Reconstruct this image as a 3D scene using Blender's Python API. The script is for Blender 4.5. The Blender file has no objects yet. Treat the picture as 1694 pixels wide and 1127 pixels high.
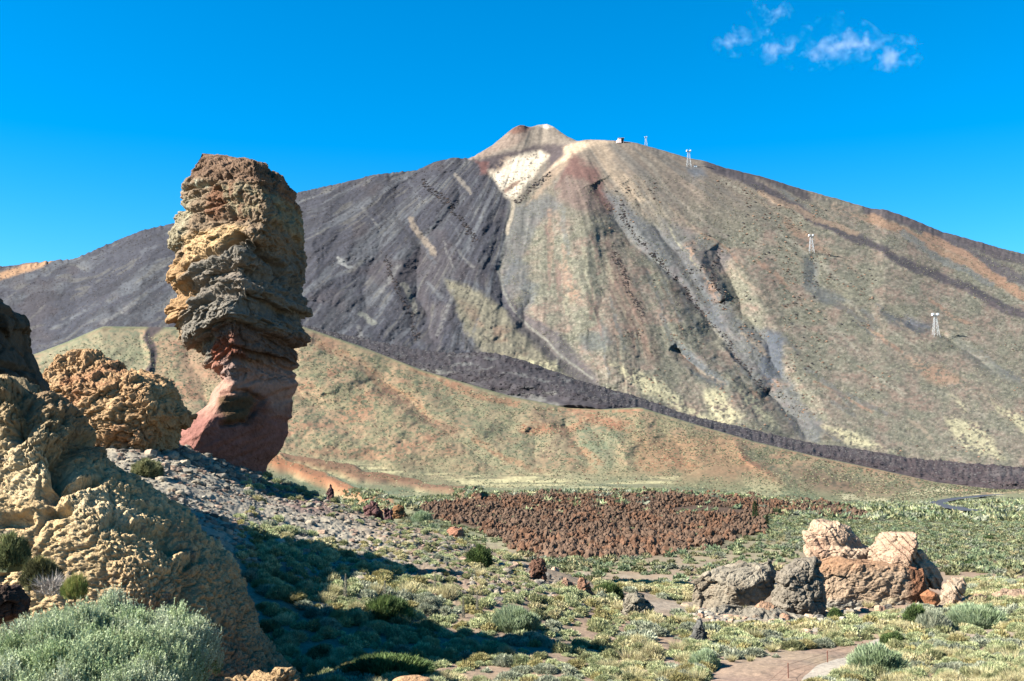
import bpy, math, random
import numpy as np
R = math.radians
sc = bpy.context.scene
# ------------------------------------------------------------------ camera, sky, sun, exposure
F = 1800.0; PITCH = math.atan2(740 - 563.5, F)
cd = bpy.data.cameras.new('camera'); cam = bpy.data.objects.new('camera', cd)
sc.collection.objects.link(cam); sc.camera = cam
cd.sensor_width = 36.0; cd.lens = 36.0 * F / 1694.0; cd.clip_start = 0.2; cd.clip_end = 60000
cam.location = (0, 0, 0); cam.rotation_euler = (math.pi / 2 + PITCH, 0, 0)
SUN_EL, SUN_AZ = R(36), R(12)          # azimuth: degrees behind the camera's left
sdir = (-math.cos(SUN_EL) * math.cos(SUN_AZ), -math.cos(SUN_EL) * math.sin(SUN_AZ), math.sin(SUN_EL))
sl = bpy.data.lights.new('sun', 'SUN'); sl.energy = 5.0; sl.angle = R(0.53); sl.color = (1.0, 0.95, 0.86)
so = bpy.data.objects.new('sun', sl); sc.collection.objects.link(so)
from mathutils import Vector
so.rotation_euler = Vector(sdir).to_track_quat('Z', 'Y').to_euler(); so.location = (-200, -50, 150)
w = bpy.data.worlds.new('World'); sc.world = w; w.use_nodes = True
wn, wl = w.node_tree.nodes, w.node_tree.links
bg = wn['Background']; bg.inputs[1].default_value = 0.056
sky = wn.new('ShaderNodeTexSky'); sky.sky_type = 'NISHITA'; sky.sun_disc = False
sky.sun_elevation = SUN_EL; sky.sun_rotation = math.atan2(sdir[0], sdir[1]); sky.altitude = 2200
sky.air_density = 1.0; sky.dust_density = 0.0; sky.ozone_density = 3.0
hs = wn.new('ShaderNodeHueSaturation'); hs.inputs['Saturation'].default_value = 1.45; hs.inputs['Hue'].default_value = 0.492
wl.new(sky.outputs[0], hs.inputs['Color']); wl.new(hs.outputs[0], bg.inputs[0])
sc.view_settings.view_transform = 'Standard'; sc.view_settings.look = 'None'
sc.view_settings.exposure = 2.15; sc.view_settings.gamma = 1.0
sc.cycles.max_bounces = 5; sc.cycles.diffuse_bounces = 1; sc.cycles.volume_bounces = 0; sc.cycles.transparent_max_bounces = 6
sc.cycles.volume_step_rate = 4.0

# ------------------------------------------------------------------ helpers
ALB = 0.43      # picture colour -> surface albedo at this exposure
SP, CP = math.sin(PITCH), math.cos(PITCH)
def at(px, py, Y):
    px = np.asarray(px, float); py = np.asarray(py, float); Y = np.asarray(Y, float)
    cx = (px - 847) / F; cy = (563.5 - py) / F
    s = Y / (CP - cy * SP)
    return np.stack(np.broadcast_arrays(cx * s, Y, (SP + cy * CP) * s), -1)
def proj(P):
    x, y, z = P[..., 0], P[..., 1], P[..., 2]
    d = y * CP + z * SP
    return 847 + F * x / d, 563.5 - F * (-y * SP + z * CP) / d
def lin(c):
    c = np.asarray(c, float) / 255.0
    return np.where(c <= 0.04045, c / 12.92, ((c + 0.055) / 1.055) ** 2.4)
def hsh(ix, iy, iz, s=0):
    h = (ix.astype(np.int64) * 374761393 + iy.astype(np.int64) * 668265263 + iz.astype(np.int64) * 2147483647 + s * 974711) & 0xFFFFFFFF
    h = ((h ^ (h >> 13)) * 1274126177) & 0xFFFFFFFF
    h = ((h ^ (h >> 16)) * 2246822519) & 0xFFFFFFFF
    return ((h ^ (h >> 15)) & 0xFFFFFF) / float(0xFFFFFF)
def noise(x, y, z=0.0, s=0):
    x, y, z = np.broadcast_arrays(np.asarray(x, float), np.asarray(y, float), np.asarray(z, float))
    three = bool(np.any(z != 0))
    ix, iy, iz = np.floor(x), np.floor(y), np.floor(z)
    fx, fy, fz = x - ix, y - iy, z - iz
    fx = fx * fx * (3 - 2 * fx); fy = fy * fy * (3 - 2 * fy); fz = fz * fz * (3 - 2 * fz)
    def pl(k):
        a = hsh(ix, iy, iz + k, s); b = hsh(ix + 1, iy, iz + k, s); c = hsh(ix, iy + 1, iz + k, s); d = hsh(ix + 1, iy + 1, iz + k, s)
        a += (b - a) * fx; c += (d - c) * fx
        return a + (c - a) * fy
    v = pl(0)
    if three: v = v + (pl(1) - v) * fz
    return v * 2 - 1
def fbm(x, y, z=0.0, s=0, o=4, g=0.5, ridge=False):
    t = 0; a = 1.0; n = 0
    for k in range(o):
        f = 2.03 ** k
        v = noise(np.asarray(x) * f + 13.7 * k, np.asarray(y) * f - 7.1 * k, np.asarray(z) * f + (3.3 * k if np.any(np.asarray(z) != 0) else 0), s + k)
        if ridge: v = 1 - 2 * np.abs(v)
        t = t + v * a; n += a; a *= g
    return t / n
def worley(P, s=0):
    ip = np.floor(P); f1 = np.full(P.shape[0], 9.0); f2 = f1.copy(); cid = np.zeros(P.shape[0])
    for dx in (-1, 0, 1):
        for dy in (-1, 0, 1):
            for dz in (-1, 0, 1):
                c = ip + (dx, dy, dz)
                q = np.stack([hsh(c[:, 0], c[:, 1], c[:, 2], s + k) for k in (1, 2, 3)], -1) + c
                d = np.sqrt(((q - P) ** 2).sum(1)); m = d < f1
                f2 = np.where(m, f1, np.minimum(f2, d))
                cid = np.where(m, hsh(c[:, 0], c[:, 1], c[:, 2], s + 9), cid); f1 = np.where(m, d, f1)
    return f1, f2, cid
def sstep(a, b, x):
    t = np.clip((x - a) / (b - a), 0, 1); return t * t * (3 - 2 * t)
def inpoly(x, y, poly):
    m = np.zeros(x.shape, bool); n = len(poly)
    for i in range(n):
        x0, y0 = poly[i]; x1, y1 = poly[(i + 1) % n]
        if y0 == y1: continue
        c = ((y0 > y) != (y1 > y)) & (x < (x1 - x0) * (y - y0) / (y1 - y0) + x0)
        m ^= c
    return m
def dline(x, y, pl):
    d = np.full(x.shape, 1e9); sgn = np.zeros(x.shape); tt = np.zeros(x.shape); L = 0
    for i in range(len(pl) - 1):
        x0, y0 = pl[i]; x1, y1 = pl[i + 1]; ex, ey = x1 - x0, y1 - y0; l = math.hypot(ex, ey)
        t = np.clip(((x - x0) * ex + (y - y0) * ey) / (l * l), 0, 1)
        qx = x - x0 - t * ex; qy = y - y0 - t * ey; q = np.hypot(qx, qy); m = q < d
        d = np.where(m, q, d); sgn = np.where(m, np.sign(ex * (y - y0) - ey * (x - x0)), sgn); tt = np.where(m, L + t * l, tt); L += l
    return d, sgn, tt / L
def pmask(x, y, poly, soft=6):
    """1 inside, falling to 0 over `soft` around the edge"""
    xs = [p[0] for p in poly]; ys = [p[1] for p in poly]
    out = np.zeros(x.shape)
    b = (x > min(xs) - soft) & (x < max(xs) + soft) & (y > min(ys) - soft) & (y < max(ys) + soft)
    if not b.any(): return out
    xx, yy = x[b], y[b]; ins = inpoly(xx, yy, poly); d, _, _ = dline(xx, yy, list(poly) + [poly[0]])
    out[b] = sstep(-soft, soft, np.where(ins, d, -d)); return out
def lmask(x, y, pl, wd, soft=None):
    xs = [p[0] for p in pl]; ys = [p[1] for p in pl]; out = np.zeros(x.shape); w2 = wd * 2.2
    b = (x > min(xs) - w2) & (x < max(xs) + w2) & (y > min(ys) - w2) & (y < max(ys) + w2)
    if b.any():
        d, _, _ = dline(x[b], y[b], pl); out[b] = 1 - sstep(wd * 0.4, wd, d)
    return out
class Paint:
    def __init__(s, n, base): s.c = np.tile(lin(base), (n, 1))
    def mix(s, col, m, k=1.0):
        m = np.clip(m * k, 0, 1)[:, None]; s.c = s.c * (1 - m) + lin(col) * m
    def mul(s, f): s.c = s.c * np.asarray(f).reshape(-1, 1)

def mesh_np(name, V, faces, col=None, smooth=True):
    """faces: (n,k) int array or list of such arrays"""
    if not isinstance(faces, list): faces = [faces]
    me = bpy.data.meshes.new(name); V = np.asarray(V, np.float32)
    if col is not None: col = np.asarray(col); g_ = col.mean(1, keepdims=True); col = g_ + (col - g_) * 0.84
    me.vertices.add(len(V)); me.vertices.foreach_set('co', V.ravel())
    nl = sum(f.size for f in faces); nf = sum(len(f) for f in faces)
    me.loops.add(nl); me.polygons.add(nf)
    me.loops.foreach_set('vertex_index', np.concatenate([f.ravel() for f in faces]).astype(np.int32))
    tot = np.concatenate([np.full(len(f), f.shape[1]) for f in faces]).astype(np.int32)
    st = np.zeros(nf, np.int32); st[1:] = np.cumsum(tot)[:-1]
    me.polygons.foreach_set('loop_start', st); me.polygons.foreach_set('loop_total', tot)
    me.update(calc_edges=True)
    me.polygons.foreach_set('use_smooth', np.full(nf, smooth, bool))
    if col is not None:
        a = me.color_attributes.new('Col', 'FLOAT_COLOR', 'POINT')
        c = np.ones((len(V), 4), np.float32); c[:, :3] = np.clip(col * ALB, 0, 1); a.data.foreach_set('color', c.ravel())
    return me
def gridf(nr, nc, wrap=False):
    i = np.arange(nr - 1)[:, None]; j = np.arange(nc if wrap else nc - 1)[None, :]; j2 = (j + 1) % nc
    a = i * nc + j; b = i * nc + j2; c = (i + 1) * nc + j2; d = (i + 1) * nc + j
    return np.stack(np.broadcast_arrays(a, b, c, d), -1).reshape(-1, 4)
def grid_normals(P):
    du = np.gradient(P, axis=1); dv = np.gradient(P, axis=0)
    n = np.cross(du, dv); return n / (np.linalg.norm(n, axis=-1, keepdims=True) + 1e-12)
def link(name, me, mat=None, parent=None, label=None, cat=None, group=None, kind=None, loc=None):
    o = bpy.data.objects.new(name, me); sc.collection.objects.link(o)
    if mat is not None and me is not None and len(me.materials) == 0: me.materials.append(mat)
    if parent is not None: o.parent = parent
    if label: o['label'] = label
    if cat: o['category'] = cat
    if group: o['group'] = group
    if kind: o['kind'] = kind
    if loc is not None: o.location = loc
    return o
def empty(name, loc, label=None, cat=None, group=None):
    return link(name, None, None, None, label, cat, group, None, loc)

def mat_attr(name, rough=0.95, bumps=((3.0, 0.4, 0.05),), var=0.25, vscale=2.0, spec=0.15, trans=0.0, rnd=0.0):
    m = bpy.data.materials.new(name); m.use_nodes = True; n, l = m.node_tree.nodes, m.node_tree.links
    b = n['Principled BSDF']; b.inputs['Roughness'].default_value = rough; b.inputs['Specular IOR Level'].default_value = spec
    at_ = n.new('ShaderNodeAttribute'); at_.attribute_name = 'Col'; tc = n.new('ShaderNodeTexCoord')
    nz = n.new('ShaderNodeTexNoise'); nz.inputs['Scale'].default_value = vscale; nz.inputs['Detail'].default_value = 6; nz.inputs['Roughness'].default_value = 0.65
    l.new(tc.outputs['Object'], nz.inputs['Vector'])
    mr = n.new('ShaderNodeMapRange'); mr.inputs['From Min'].default_value = 0.3; mr.inputs['From Max'].default_value = 0.7
    mr.inputs['To Min'].default_value = 1 - var; mr.inputs['To Max'].default_value = 1 + var; l.new(nz.outputs[0], mr.inputs['Value'])
    src = mr.outputs[0]
    if rnd:
        oi = n.new('ShaderNodeObjectInfo'); m2 = n.new('ShaderNodeMapRange'); m2.inputs['To Min'].default_value = 1 - rnd; m2.inputs['To Max'].default_value = 1 + rnd
        l.new(oi.outputs['Random'], m2.inputs['Value']); mm = n.new('ShaderNodeMath'); mm.operation = 'MULTIPLY'; l.new(src, mm.inputs[0]); l.new(m2.outputs[0], mm.inputs[1]); src = mm.outputs[0]
    vm = n.new('ShaderNodeVectorMath'); vm.operation = 'SCALE'; l.new(at_.outputs['Color'], vm.inputs[0]); l.new(src, vm.inputs['Scale'])
    l.new(vm.outputs[0], b.inputs['Base Color'])
    prev = None
    for sc_, st, dist in bumps:
        t = n.new('ShaderNodeTexNoise'); t.inputs['Scale'].default_value = sc_; t.inputs['Detail'].default_value = 5; t.inputs['Roughness'].default_value = 0.6
        l.new(tc.outputs['Object'], t.inputs['Vector'])
        bp = n.new('ShaderNodeBump'); bp.inputs['Strength'].default_value = st; bp.inputs['Distance'].default_value = dist
        l.new(t.outputs[0], bp.inputs['Height'])
        if prev: l.new(prev.outputs[0], bp.inputs['Normal'])
        prev = bp
    if prev: l.new(prev.outputs[0], b.inputs['Normal'])
    if trans:
        out = n['Material Output']; tr = n.new('ShaderNodeBsdfTranslucent'); l.new(vm.outputs[0], tr.inputs[0])
        mx = n.new('ShaderNodeMixShader'); mx.inputs[0].default_value = trans; l.new(b.outputs[0], mx.inputs[1]); l.new(tr.outputs[0], mx.inputs[2]); l.new(mx.outputs[0], out.inputs['Surface'])
    return m
def mat_plain(name, col, rough=0.6, metal=0.0):
    m = bpy.data.materials.new(name); m.use_nodes = True; n, l = m.node_tree.nodes, m.node_tree.links
    b = n['Principled BSDF']; b.inputs['Roughness'].default_value = rough; b.inputs['Metallic'].default_value = metal
    nz = n.new('ShaderNodeTexNoise'); nz.inputs['Scale'].default_value = 4; nz.inputs['Detail'].default_value = 4
    cr = n.new('ShaderNodeValToRGB'); c = lin(col); cr.color_ramp.elements[0].color = (*(c * 0.75), 1); cr.color_ramp.elements[1].color = (*np.minimum(c * 1.2, 1), 1)
    cr.color_ramp.elements[0].position = 0.35; cr.color_ramp.elements[1].position = 0.65
    tc = n.new('ShaderNodeTexCoord'); l.new(tc.outputs['Object'], nz.inputs['Vector']); l.new(nz.outputs[0], cr.inputs[0]); l.new(cr.outputs[0], b.inputs['Base Color'])
    return m
M_near = mat_attr('stony_ground', bumps=((1.5, 0.5, 0.12), (14.0, 0.5, 0.03)), var=0.3, vscale=6.0)
M_far = mat_attr('mountain_slope', bumps=(), var=0.22, vscale=0.05)
M_lava = mat_attr('dark_lava', bumps=(), var=0.3, vscale=0.08)
M_rock = mat_attr('weathered_rock', bumps=((1.5, 0.6, 0.2), (6.0, 0.8, 0.09), (20.0, 0.7, 0.03)), var=0.22, vscale=3.0)
M_rubble = mat_attr('rubble_rock', bumps=((5.0, 0.5, 0.04),), var=0.2, vscale=4.0, rnd=0.25)
M_leaf = mat_attr('shrub_leaf', rough=0.7, bumps=(), var=0.25, vscale=3.0, trans=0.25, rnd=0.18)

# ------------------------------------------------------------------ terrain sheets
rng = np.random.default_rng(7)
def feat(pts):
    """pts: (px, py, Y) or (px, ('z', z), Y) -> u, v, q arrays"""
    o = []
    for px, py, Y in pts:
        if isinstance(py, tuple):
            o.append(((px - 847) / F, py[1] / Y, 1.0 / Y))
        else:
            p = at(px, py, Y); o.append((p[0] / Y, p[2] / Y, 1.0 / Y))
    return np.array(o).T
def smooth1(a, n):
    if n < 2: return a
    k = np.hanning(n + 2)[1:-1]; k /= k.sum(); p = n // 2
    return np.convolve(np.pad(a, (p, n - 1 - p), mode='edge'), k, 'valid')
def sheet(lines, rows, U, smooth=15):
    """lines: list of features; rows[k]: number of steps between line k and k+1"""
    ev = []
    for L in lines:
        u, v, q = feat(L); o = np.argsort(u)
        ev.append([smooth1(np.interp(U, u[o], a[o]), smooth) for a in (v, q)])
    VV, QQ = [], []
    for k in range(len(ev) - 1):
        t = (np.arange(rows[k]) / rows[k])[:, None]
        VV.append(ev[k][0] * (1 - t) + ev[k + 1][0] * t); QQ.append(ev[k][1] * (1 - t) + ev[k + 1][1] * t)
    VV.append(ev[-1][0][None]); QQ.append(ev[-1][1][None])
    V = np.concatenate(VV); Q = np.concatenate(QQ)
    Y = 1 / Q; return np.stack([U[None, :] * Y, Y, V * Y], -1)
def ucols(px0, px1, step, far=(-4200, 5200), n=26):
    c = np.arange(px0, px1 + step, step)
    a = px0 - np.geomspace(step * 3, px0 - far[0], n)[::-1]; b = px1 + np.geomspace(step * 3, far[1] - px1, n)
    return (np.concatenate([a, c, b]) - 847) / F
# ---------------- the ground sheet: camera mound, rubble slope, valley plain, orange hill
U = ucols(-120, 1810, 1.6)
A = [(-4200, ('z', -2.0), 3), (300, ('z', -2.4), 3), (700, ('z', -3.2), 3), (1700, ('z', -3.4), 3), (5200, ('z', -3.4), 3)]
B = [(-4200, ('z', -2.7), 9), (250, ('z', -2.9), 10), (330, ('z', -3.6), 12), (450, ('z', -5.6), 18), (600, 1128, 34), (800, 1128, 34.6), (1000, 1128, 35), (1694, 1128, 35), (5200, ('z', -8), 36)]
B2 = [(-4200, ('z', -5.8), 18), (250, ('z', -5.8), 18), (450, ('z', -6.2), 21), (600, 1120, 35), (800, 1121, 35.4), (1000, 1122, 35.6), (1694, 1122, 35.6), (5200, ('z', -8), 37)]
B3 = [(-4200, ('z', -8), 33), (-200, ('z', -8.5), 33), (400, ('z', -8.5), 33), (480, ('z', -7.7), 36), (600, 1070, 40.5), (750, 1076, 41), (900, 1082, 40), (1000, 1090, 40), (1694, 1086, 41), (5200, ('z', -8.3), 42)]
C_ = [(-4200, ('z', -4), 40), (-200, ('z', -4), 42), (100, ('z', -3.0), 46), (250, 880, 48), (350, 905, 48), (440, 932, 50), (600, 965, 50), (750, 1000, 48), (900, 1030, 47), (1000, 1050, 46), (1300, 1062, 48), (1694, 1050, 48), (5200, ('z', -9), 50)]
D = [(-4200, ('z', -2), 80), (-300, 750, 80), (0, 738, 78), (130, 735, 76), (220, 733, 78), (300, 738, 84), (380, 768, 87), (440, 790, 88), (540, 826, 80), (620, 856, 76), (750, 892, 72), (900, 936, 68), (1000, 972, 66), (1150, 988, 70), (1300, 985, 74), (1500, 985, 74), (1694, 976, 76), (5200, ('z', -10), 80)]
E = [(-4200, ('z', -12), 115), (-300, ('z', -12), 115), (440, ('z', -12.5), 118), (620, ('z', -13.2), 115), (900, ('z', -13.8), 112), (1300, ('z', -13.4), 112), (5200, ('z', -13), 115)]
Fl = [(-4200, ('z', -18), 250), (440, ('z', -18), 250), (900, 866, 250), (1300, 872, 250), (1694, 880, 250), (5200, ('z', -19), 250)]
G = [(-4200, ('z', -20), 450), (440, ('z', -21), 450), (560, 838, 450), (700, 833, 450), (850, 820, 450), (1130, 819, 450), (1250, 826, 450), (1400, 845, 450), (1694, 843, 450), (5200, ('z', -24), 450)]
G2 = [(-4200, ('z', -22), 650), (440, 818, 650), (560, 826, 650), (700, 824, 650), (850, 814, 650), (1100, 812, 650), (1250, 823, 650), (1400, 837, 650), (1560, 834, 650), (1694, 827, 650), (5200, ('z', -26), 650)]
H = [(-4200, ('z', 0), 900), (-200, 770, 900), (240, 765, 900), (440, 775, 950), (560, 792, 950), (700, 806, 950), (830, 806, 950), (1000, 800, 930), (1150, 806, 900), (1300, 820, 850), (1430, 834, 850), (1560, 822, 950), (1694, 812, 1100), (5200, ('z', -30), 1200)]
Mm = [(-4200, ('z', 90), 1300), (-200, 690, 1300), (150, 680, 1300), (300, 660, 1350), (500, 665, 1350), (600, 690, 1300), (700, 712, 1250), (850, 735, 1200), (1000, 740, 1180), (1150, 752, 1150), (1300, 785, 1100), (1430, 812, 1080), (1560, 815, 1080), (1694, 811, 1150), (5200, ('z', -28), 1230)]
I = [(-4200, ('z', 150), 1700), (-300, 620, 1700), (0, 602, 1700), (60, 585, 1720), (110, 566, 1750), (170, 540, 1800), (250, 541, 1850), (400, 543, 1900), (500, 540, 1900), (600, 574, 1850), (700, 613, 1750), (850, 657, 1650), (940, 674, 1600), (1000, 677, 1580), (1060, 674, 1560), (1150, 702, 1500), (1250, 731, 1450), (1350, 755, 1400), (1450, 776, 1380), (1550, 798, 1350), (1650, 810, 1300), (1694, 810, 1300), (5200, ('z', -27), 1300)]
J = [(-4200, ('z', 120), 1900), (-300, ('z', 90), 1900), (500, ('z', 130), 2100), (900, ('z', -10), 1850), (1300, ('z', -60), 1650), (5200, ('z', -60), 1500)]
lines = [A, B, B2, B3, C_, D, E, Fl, G, G2, H, Mm, I, J]
rows = [30, 10, 50, 60, 110, 14, 60, 30, 12, 18, 70, 90, 6]
P = sheet(lines, rows, U, 9)
ro = np.cumsum([0] + rows); NR, NC = P.shape[:2]
RR = np.repeat(np.arange(NR)[:, None], NC, 1).astype(float)
px, py = proj(P); x, y, z = P[..., 0], P[..., 1], P[..., 2]
# rounded transitions: smooth z along rows near the lines
def smooth_rows(Z, lo, hi, n):
    k = np.hanning(n + 2)[1:-1]; k /= k.sum(); pad = n // 2
    S = np.apply_along_axis(lambda a: np.convolve(np.pad(a, (pad, pad), mode='edge'), k, 'valid'), 0, Z[lo - pad:hi + pad])
    Z = Z.copy(); Z[lo:hi] = S[pad:-pad] if S.shape[0] > hi - lo else S; return Z
vr = z / y
vr = smooth_rows(vr, ro[4] - 30, ro[4] + 30, 41)
z = vr * y
near = (RR < ro[5] + 8)
fall = 1 - sstep(100, 160, y)
z = z + fall * sstep(4, 14, y) * (0.35 * fbm(x * 0.12, y * 0.12, s=3, o=3) + 0.16 * fbm(x * 0.6, y * 0.6, s=5, o=4))
slope_m = pmask(px, py, [(150, 700), (460, 700), (760, 880), (960, 990), (700, 1010), (420, 900), (250, 900), (150, 800)], 40) * fall
z = z + slope_m * 0.12 * fbm(x * 2.2, y * 1.4, s=11, o=4, ridge=True)
mid = sstep(120, 300, y) * (1 - sstep(800, 1000, y))
z = z + mid * 1.2 * fbm(x * 0.02, y * 0.02, s=21, o=4)
hill = sstep(860, 1150, y) * (1 - sstep(ro[12] - 6, ro[12], RR))
wx = px + 16 * fbm(px / 60, py / 40, s=31, o=3); wy = py + 9 * fbm(px / 60 + 9, py / 40, s=35, o=3)
# hill relief: traced gullies and spurs (pixel-traced lines fixed to the hill), displaced along the line of sight
rel = np.zeros_like(z)
def groove(rel, X, Yp, pl, wd, amp, asym=0.0):
    d, sg, t = dline(X, Yp, pl)
    m = np.clip(1 - d / wd, 0, 1) ** 1.3 * np.clip(np.minimum(t * 6, (1 - t) * 6), 0, 1) ** 0.5
    return rel + amp * m * (1 + asym * sg)
for pl, wd, am in [([(520, 560), (590, 600), (650, 640), (700, 680), (740, 700)], 26, 26), ([(620, 640), (720, 700), (800, 760), (850, 790)], 30, 22),
                   ([(700, 640), (800, 690), (880, 720), (900, 790)], 28, 24), ([(930, 690), (960, 740), (980, 790)], 26, 26),
                   ([(1000, 700), (1040, 740), (1030, 790)], 24, -22), ([(1190, 720), (1240, 760), (1310, 820)], 22, -34), ([(1080, 700), (1130, 740), (1140, 800)], 30, 20),
                   ([(850, 715), (900, 700), (950, 702), (990, 690)], 16, -18), ([(1290, 770), (1380, 790), (1500, 815)], 22, -18), ([(300, 560), (340, 640), (360, 720)], 26, 22),
                   ([(250, 540), (245, 590), (240, 650)], 12, -20), ([(460, 620), (560, 700), (640, 770)], 40, 20), ([(480, 690), (600, 740), (700, 790)], 24, -16)]:
    rel = groove(rel, wx, wy, pl, wd, am * 1.1)
rel = rel + 26 * fbm(px / 70 + py / 90, py / 45, s=41, o=4) * 1.0 + 5 * fbm(px / 8, py / 6, s=47, o=3)
sc_ = 1 + hill * rel / y * 1.0
x = x * sc_; z = z * sc_; y2 = y * sc_
bank = lmask(wx, wy, [(430, 762), (480, 778), (540, 800), (620, 835), (680, 850)], 14) + 0.7 * lmask(wx, wy, [(470, 760), (560, 778), (700, 808), (790, 824)], 9)
z = z + bank * sstep(300, 500, y) * 5
P = np.stack([x, y2, z], -1)
GP = P; GPX, GPY = px, py
# paint
n = NR * NC; X, Yp = px.ravel(), py.ravel(); WX, WY = wx.ravel(), wy.ravel(); yy = y.ravel(); xx = x.ravel()
pt = Paint(n, (166, 142, 114))
n1 = fbm(X / 22, Yp / 9, s=51, o=5).ravel(); n2 = fbm(X / 50 + 5, Yp / 22, s=57, o=4).ravel(); n3 = fbm(X / 5, Yp / 2.6, s=61, o=3).ravel()
farm = sstep(100, 260, yy)
# near slope: grey gravel, mauve soil, sand by the path
g1 = fbm(xx * 0.5, yy * 0.5, s=71, o=5); g2 = fbm(xx * 0.12, yy * 0.12, s=75, o=3)
pt.mix((168, 150, 128), sstep(-0.2, 0.5, g1)); pt.mix((162, 130, 106), sstep(0.05, 0.5, g2 + 0.4 * g1), 0.8)
gm = pmask(WX, WY, [(160, 700), (440, 770), (560, 850), (700, 930), (640, 960), (300, 880), (160, 800)], 25)
pt.mix((184, 172, 148), gm, 0.9); pt.mix((132, 124, 114), gm * sstep(0, 0.5, g1), 0.6)
pt.mix((134, 96, 90), pmask(WX, WY, [(445, 785), (520, 815), (560, 850), (500, 850), (440, 815)], 12), 0.8)
pt.mix((172, 142, 122), pmask(WX, WY, [(1000, 1060), (1200, 1090), (1330, 1127), (1330, 1200), (1000, 1200)], 30), 0.7)
pt.mix((176, 160, 140), lmask(WX * 0.3 + X * 0.7, WY * 0.3 + Yp * 0.7, [(1040, 1005), (1100, 1000), (1180, 1010), (1250, 1030)], 16) * (yy < 100), 0.7)
# plain
plain = farm * (1 - sstep(850, 950, yy))
pt.mix((140, 140, 100), farm); pt.mix((112, 128, 92), farm * sstep(-0.1, 0.35, n1), 0.8); pt.mix((196, 190, 138), farm * sstep(0.12, 0.4, n2 + 0.35 * n3) * (yy < 1000), 0.8)
pt.mix((160, 112, 76), pmask(WX, WY, [(1560, 925), (1694, 915), (1694, 955), (1600, 950)], 10) * farm + pmask(WX, WY, [(1050, 955), (1150, 945), (1150, 965), (1060, 970)], 5) * farm, 0.8)
# hill
hm = hill.ravel()
n4 = fbm(X / 2.4, Yp / 1.4, s=63, o=2).ravel()
pt.mix((184, 152, 112), hm); pt.mix((150, 146, 106), hm * sstep(-0.12, 0.22, n1 + 0.5 * n2), 0.65); pt.mix((180, 128, 92), hm * sstep(0.08, 0.4, -n2), 0.7)
pt.mix((186, 178, 122), hm * sstep(0.15, 0.4, n3 + 0.3 * n1), 0.5); pt.mix((98, 112, 84), hm * sstep(0.1, 0.4, n3 - 0.2 * n2), 0.75)
for poly, c, k in [([(690, 620), (960, 690), (930, 780), (820, 790), (720, 700)], (138, 142, 108), 0.45), ([(1230, 740), (1330, 770), (1450, 790), (1560, 820), (1420, 835), (1310, 815)], (130, 132, 100), 0.5),
                   ([(1290, 770), (1350, 775), (1500, 815), (1450, 832), (1340, 808)], (140, 106, 82), 0.5), ([(1050, 720), (1190, 720), (1260, 770), (1310, 822), (1120, 812), (1060, 780)], (176, 134, 92), 0.7),
                   ([(60, 540), (170, 530), (240, 545), (240, 640), (60, 640)], (150, 154, 116), 0.6), ([(300, 560), (360, 570), (380, 640), (320, 640)], (170, 130, 98), 0.6),
                   ([(500, 545), (560, 548), (640, 590), (560, 575)], (178, 136, 100), 0.6), ([(960, 640 + 60), (1040, 720), (1000, 790), (950, 760)], (122, 140, 108), 0.6)]:
    pt.mix(c, pmask(WX, WY, poly, 10) * hm, k)
for pl, wd, c in [([(520, 560), (590, 600), (640, 640), (700, 675), (730, 700)], 7, (188, 132, 90)), ([(640, 590), (720, 628), (800, 655), (850, 668)], 7, (190, 128, 88)), ([(870, 712), (940, 716), (980, 690), (1040, 710)], 9, (192, 122, 82)),
                  ([(790, 730), (870, 770), (950, 800)], 5, (184, 128, 88)), ([(1060, 770), (1110, 762), (1150, 780)], 11, (188, 124, 82)), ([(1215, 740), (1260, 775), (1305, 820)], 6, (196, 128, 90)),
                  ([(950, 745), (990, 765), (975, 790)], 8, (186, 126, 84)), ([(940, 672), (1010, 676), (1060, 680)], 4, (196, 124, 84)), ([(1340, 752), (1420, 772), (1480, 784)], 4, (190, 138, 100)),
                  ([(640, 650), (700, 690), (760, 720)], 8, (146, 106, 82)), ([(880, 690), (950, 720), (900, 760)], 10, (140, 112, 88))]:
    pt.mix(c, lmask(WX + 6 * n3, WY + 5 * n3, pl, wd * 1.5) * hm * sstep(-0.5, 0.1, n3 + n1), 0.65)
# pale grass streaks at the hill's foot, brown and orange banks
fm = pmask(WX, WY, [(450, 745), (560, 765), (720, 780), (900, 786), (1120, 790), (1100, 812), (860, 812), (700, 806), (560, 790), (440, 770)], 9)
stre = sstep(-0.1, 0.3, fbm(X / 60 - Yp / 14, Yp / 3.2, s=81, o=3).ravel())
pt.mix((206, 196, 142), fm * stre, 0.95); pt.mix((140, 142, 108), fm * (1 - stre), 0.5)
pt.mix((152, 108, 78), lmask(WX, WY, [(470, 760), (560, 778), (700, 808), (800, 826)], 10), 0.9)
pt.mix((190, 120, 72), lmask(WX, WY, [(430, 762), (480, 780), (540, 803), (600, 828), (650, 846)], 13), 0.9)
pt.mix((122, 142, 112), lmask(WX, WY, [(540, 790), (640, 822), (760, 838)], 11) * (1 - stre), 0.8)
pt.mix((222, 210, 160), lmask(WX, WY, [(1400, 822), (1500, 820), (1600, 812), (1694, 816)], 8) * sstep(-0.3, 0.2, n1), 0.8)
LP = [(690, 836), (770, 826), (850, 815), (1130, 815), (1225, 822), (1300, 828), (1380, 832), (1438, 850), (1425, 860), (1330, 852), (1262, 852), (1262, 880), (1180, 905), (1080, 920), (960, 925), (900, 925), (850, 905), (800, 880), (760, 870), (710, 856)]
pt.mix((104, 72, 52), pmask(X, Yp, LP, 5) * farm, 0.9)
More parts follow.
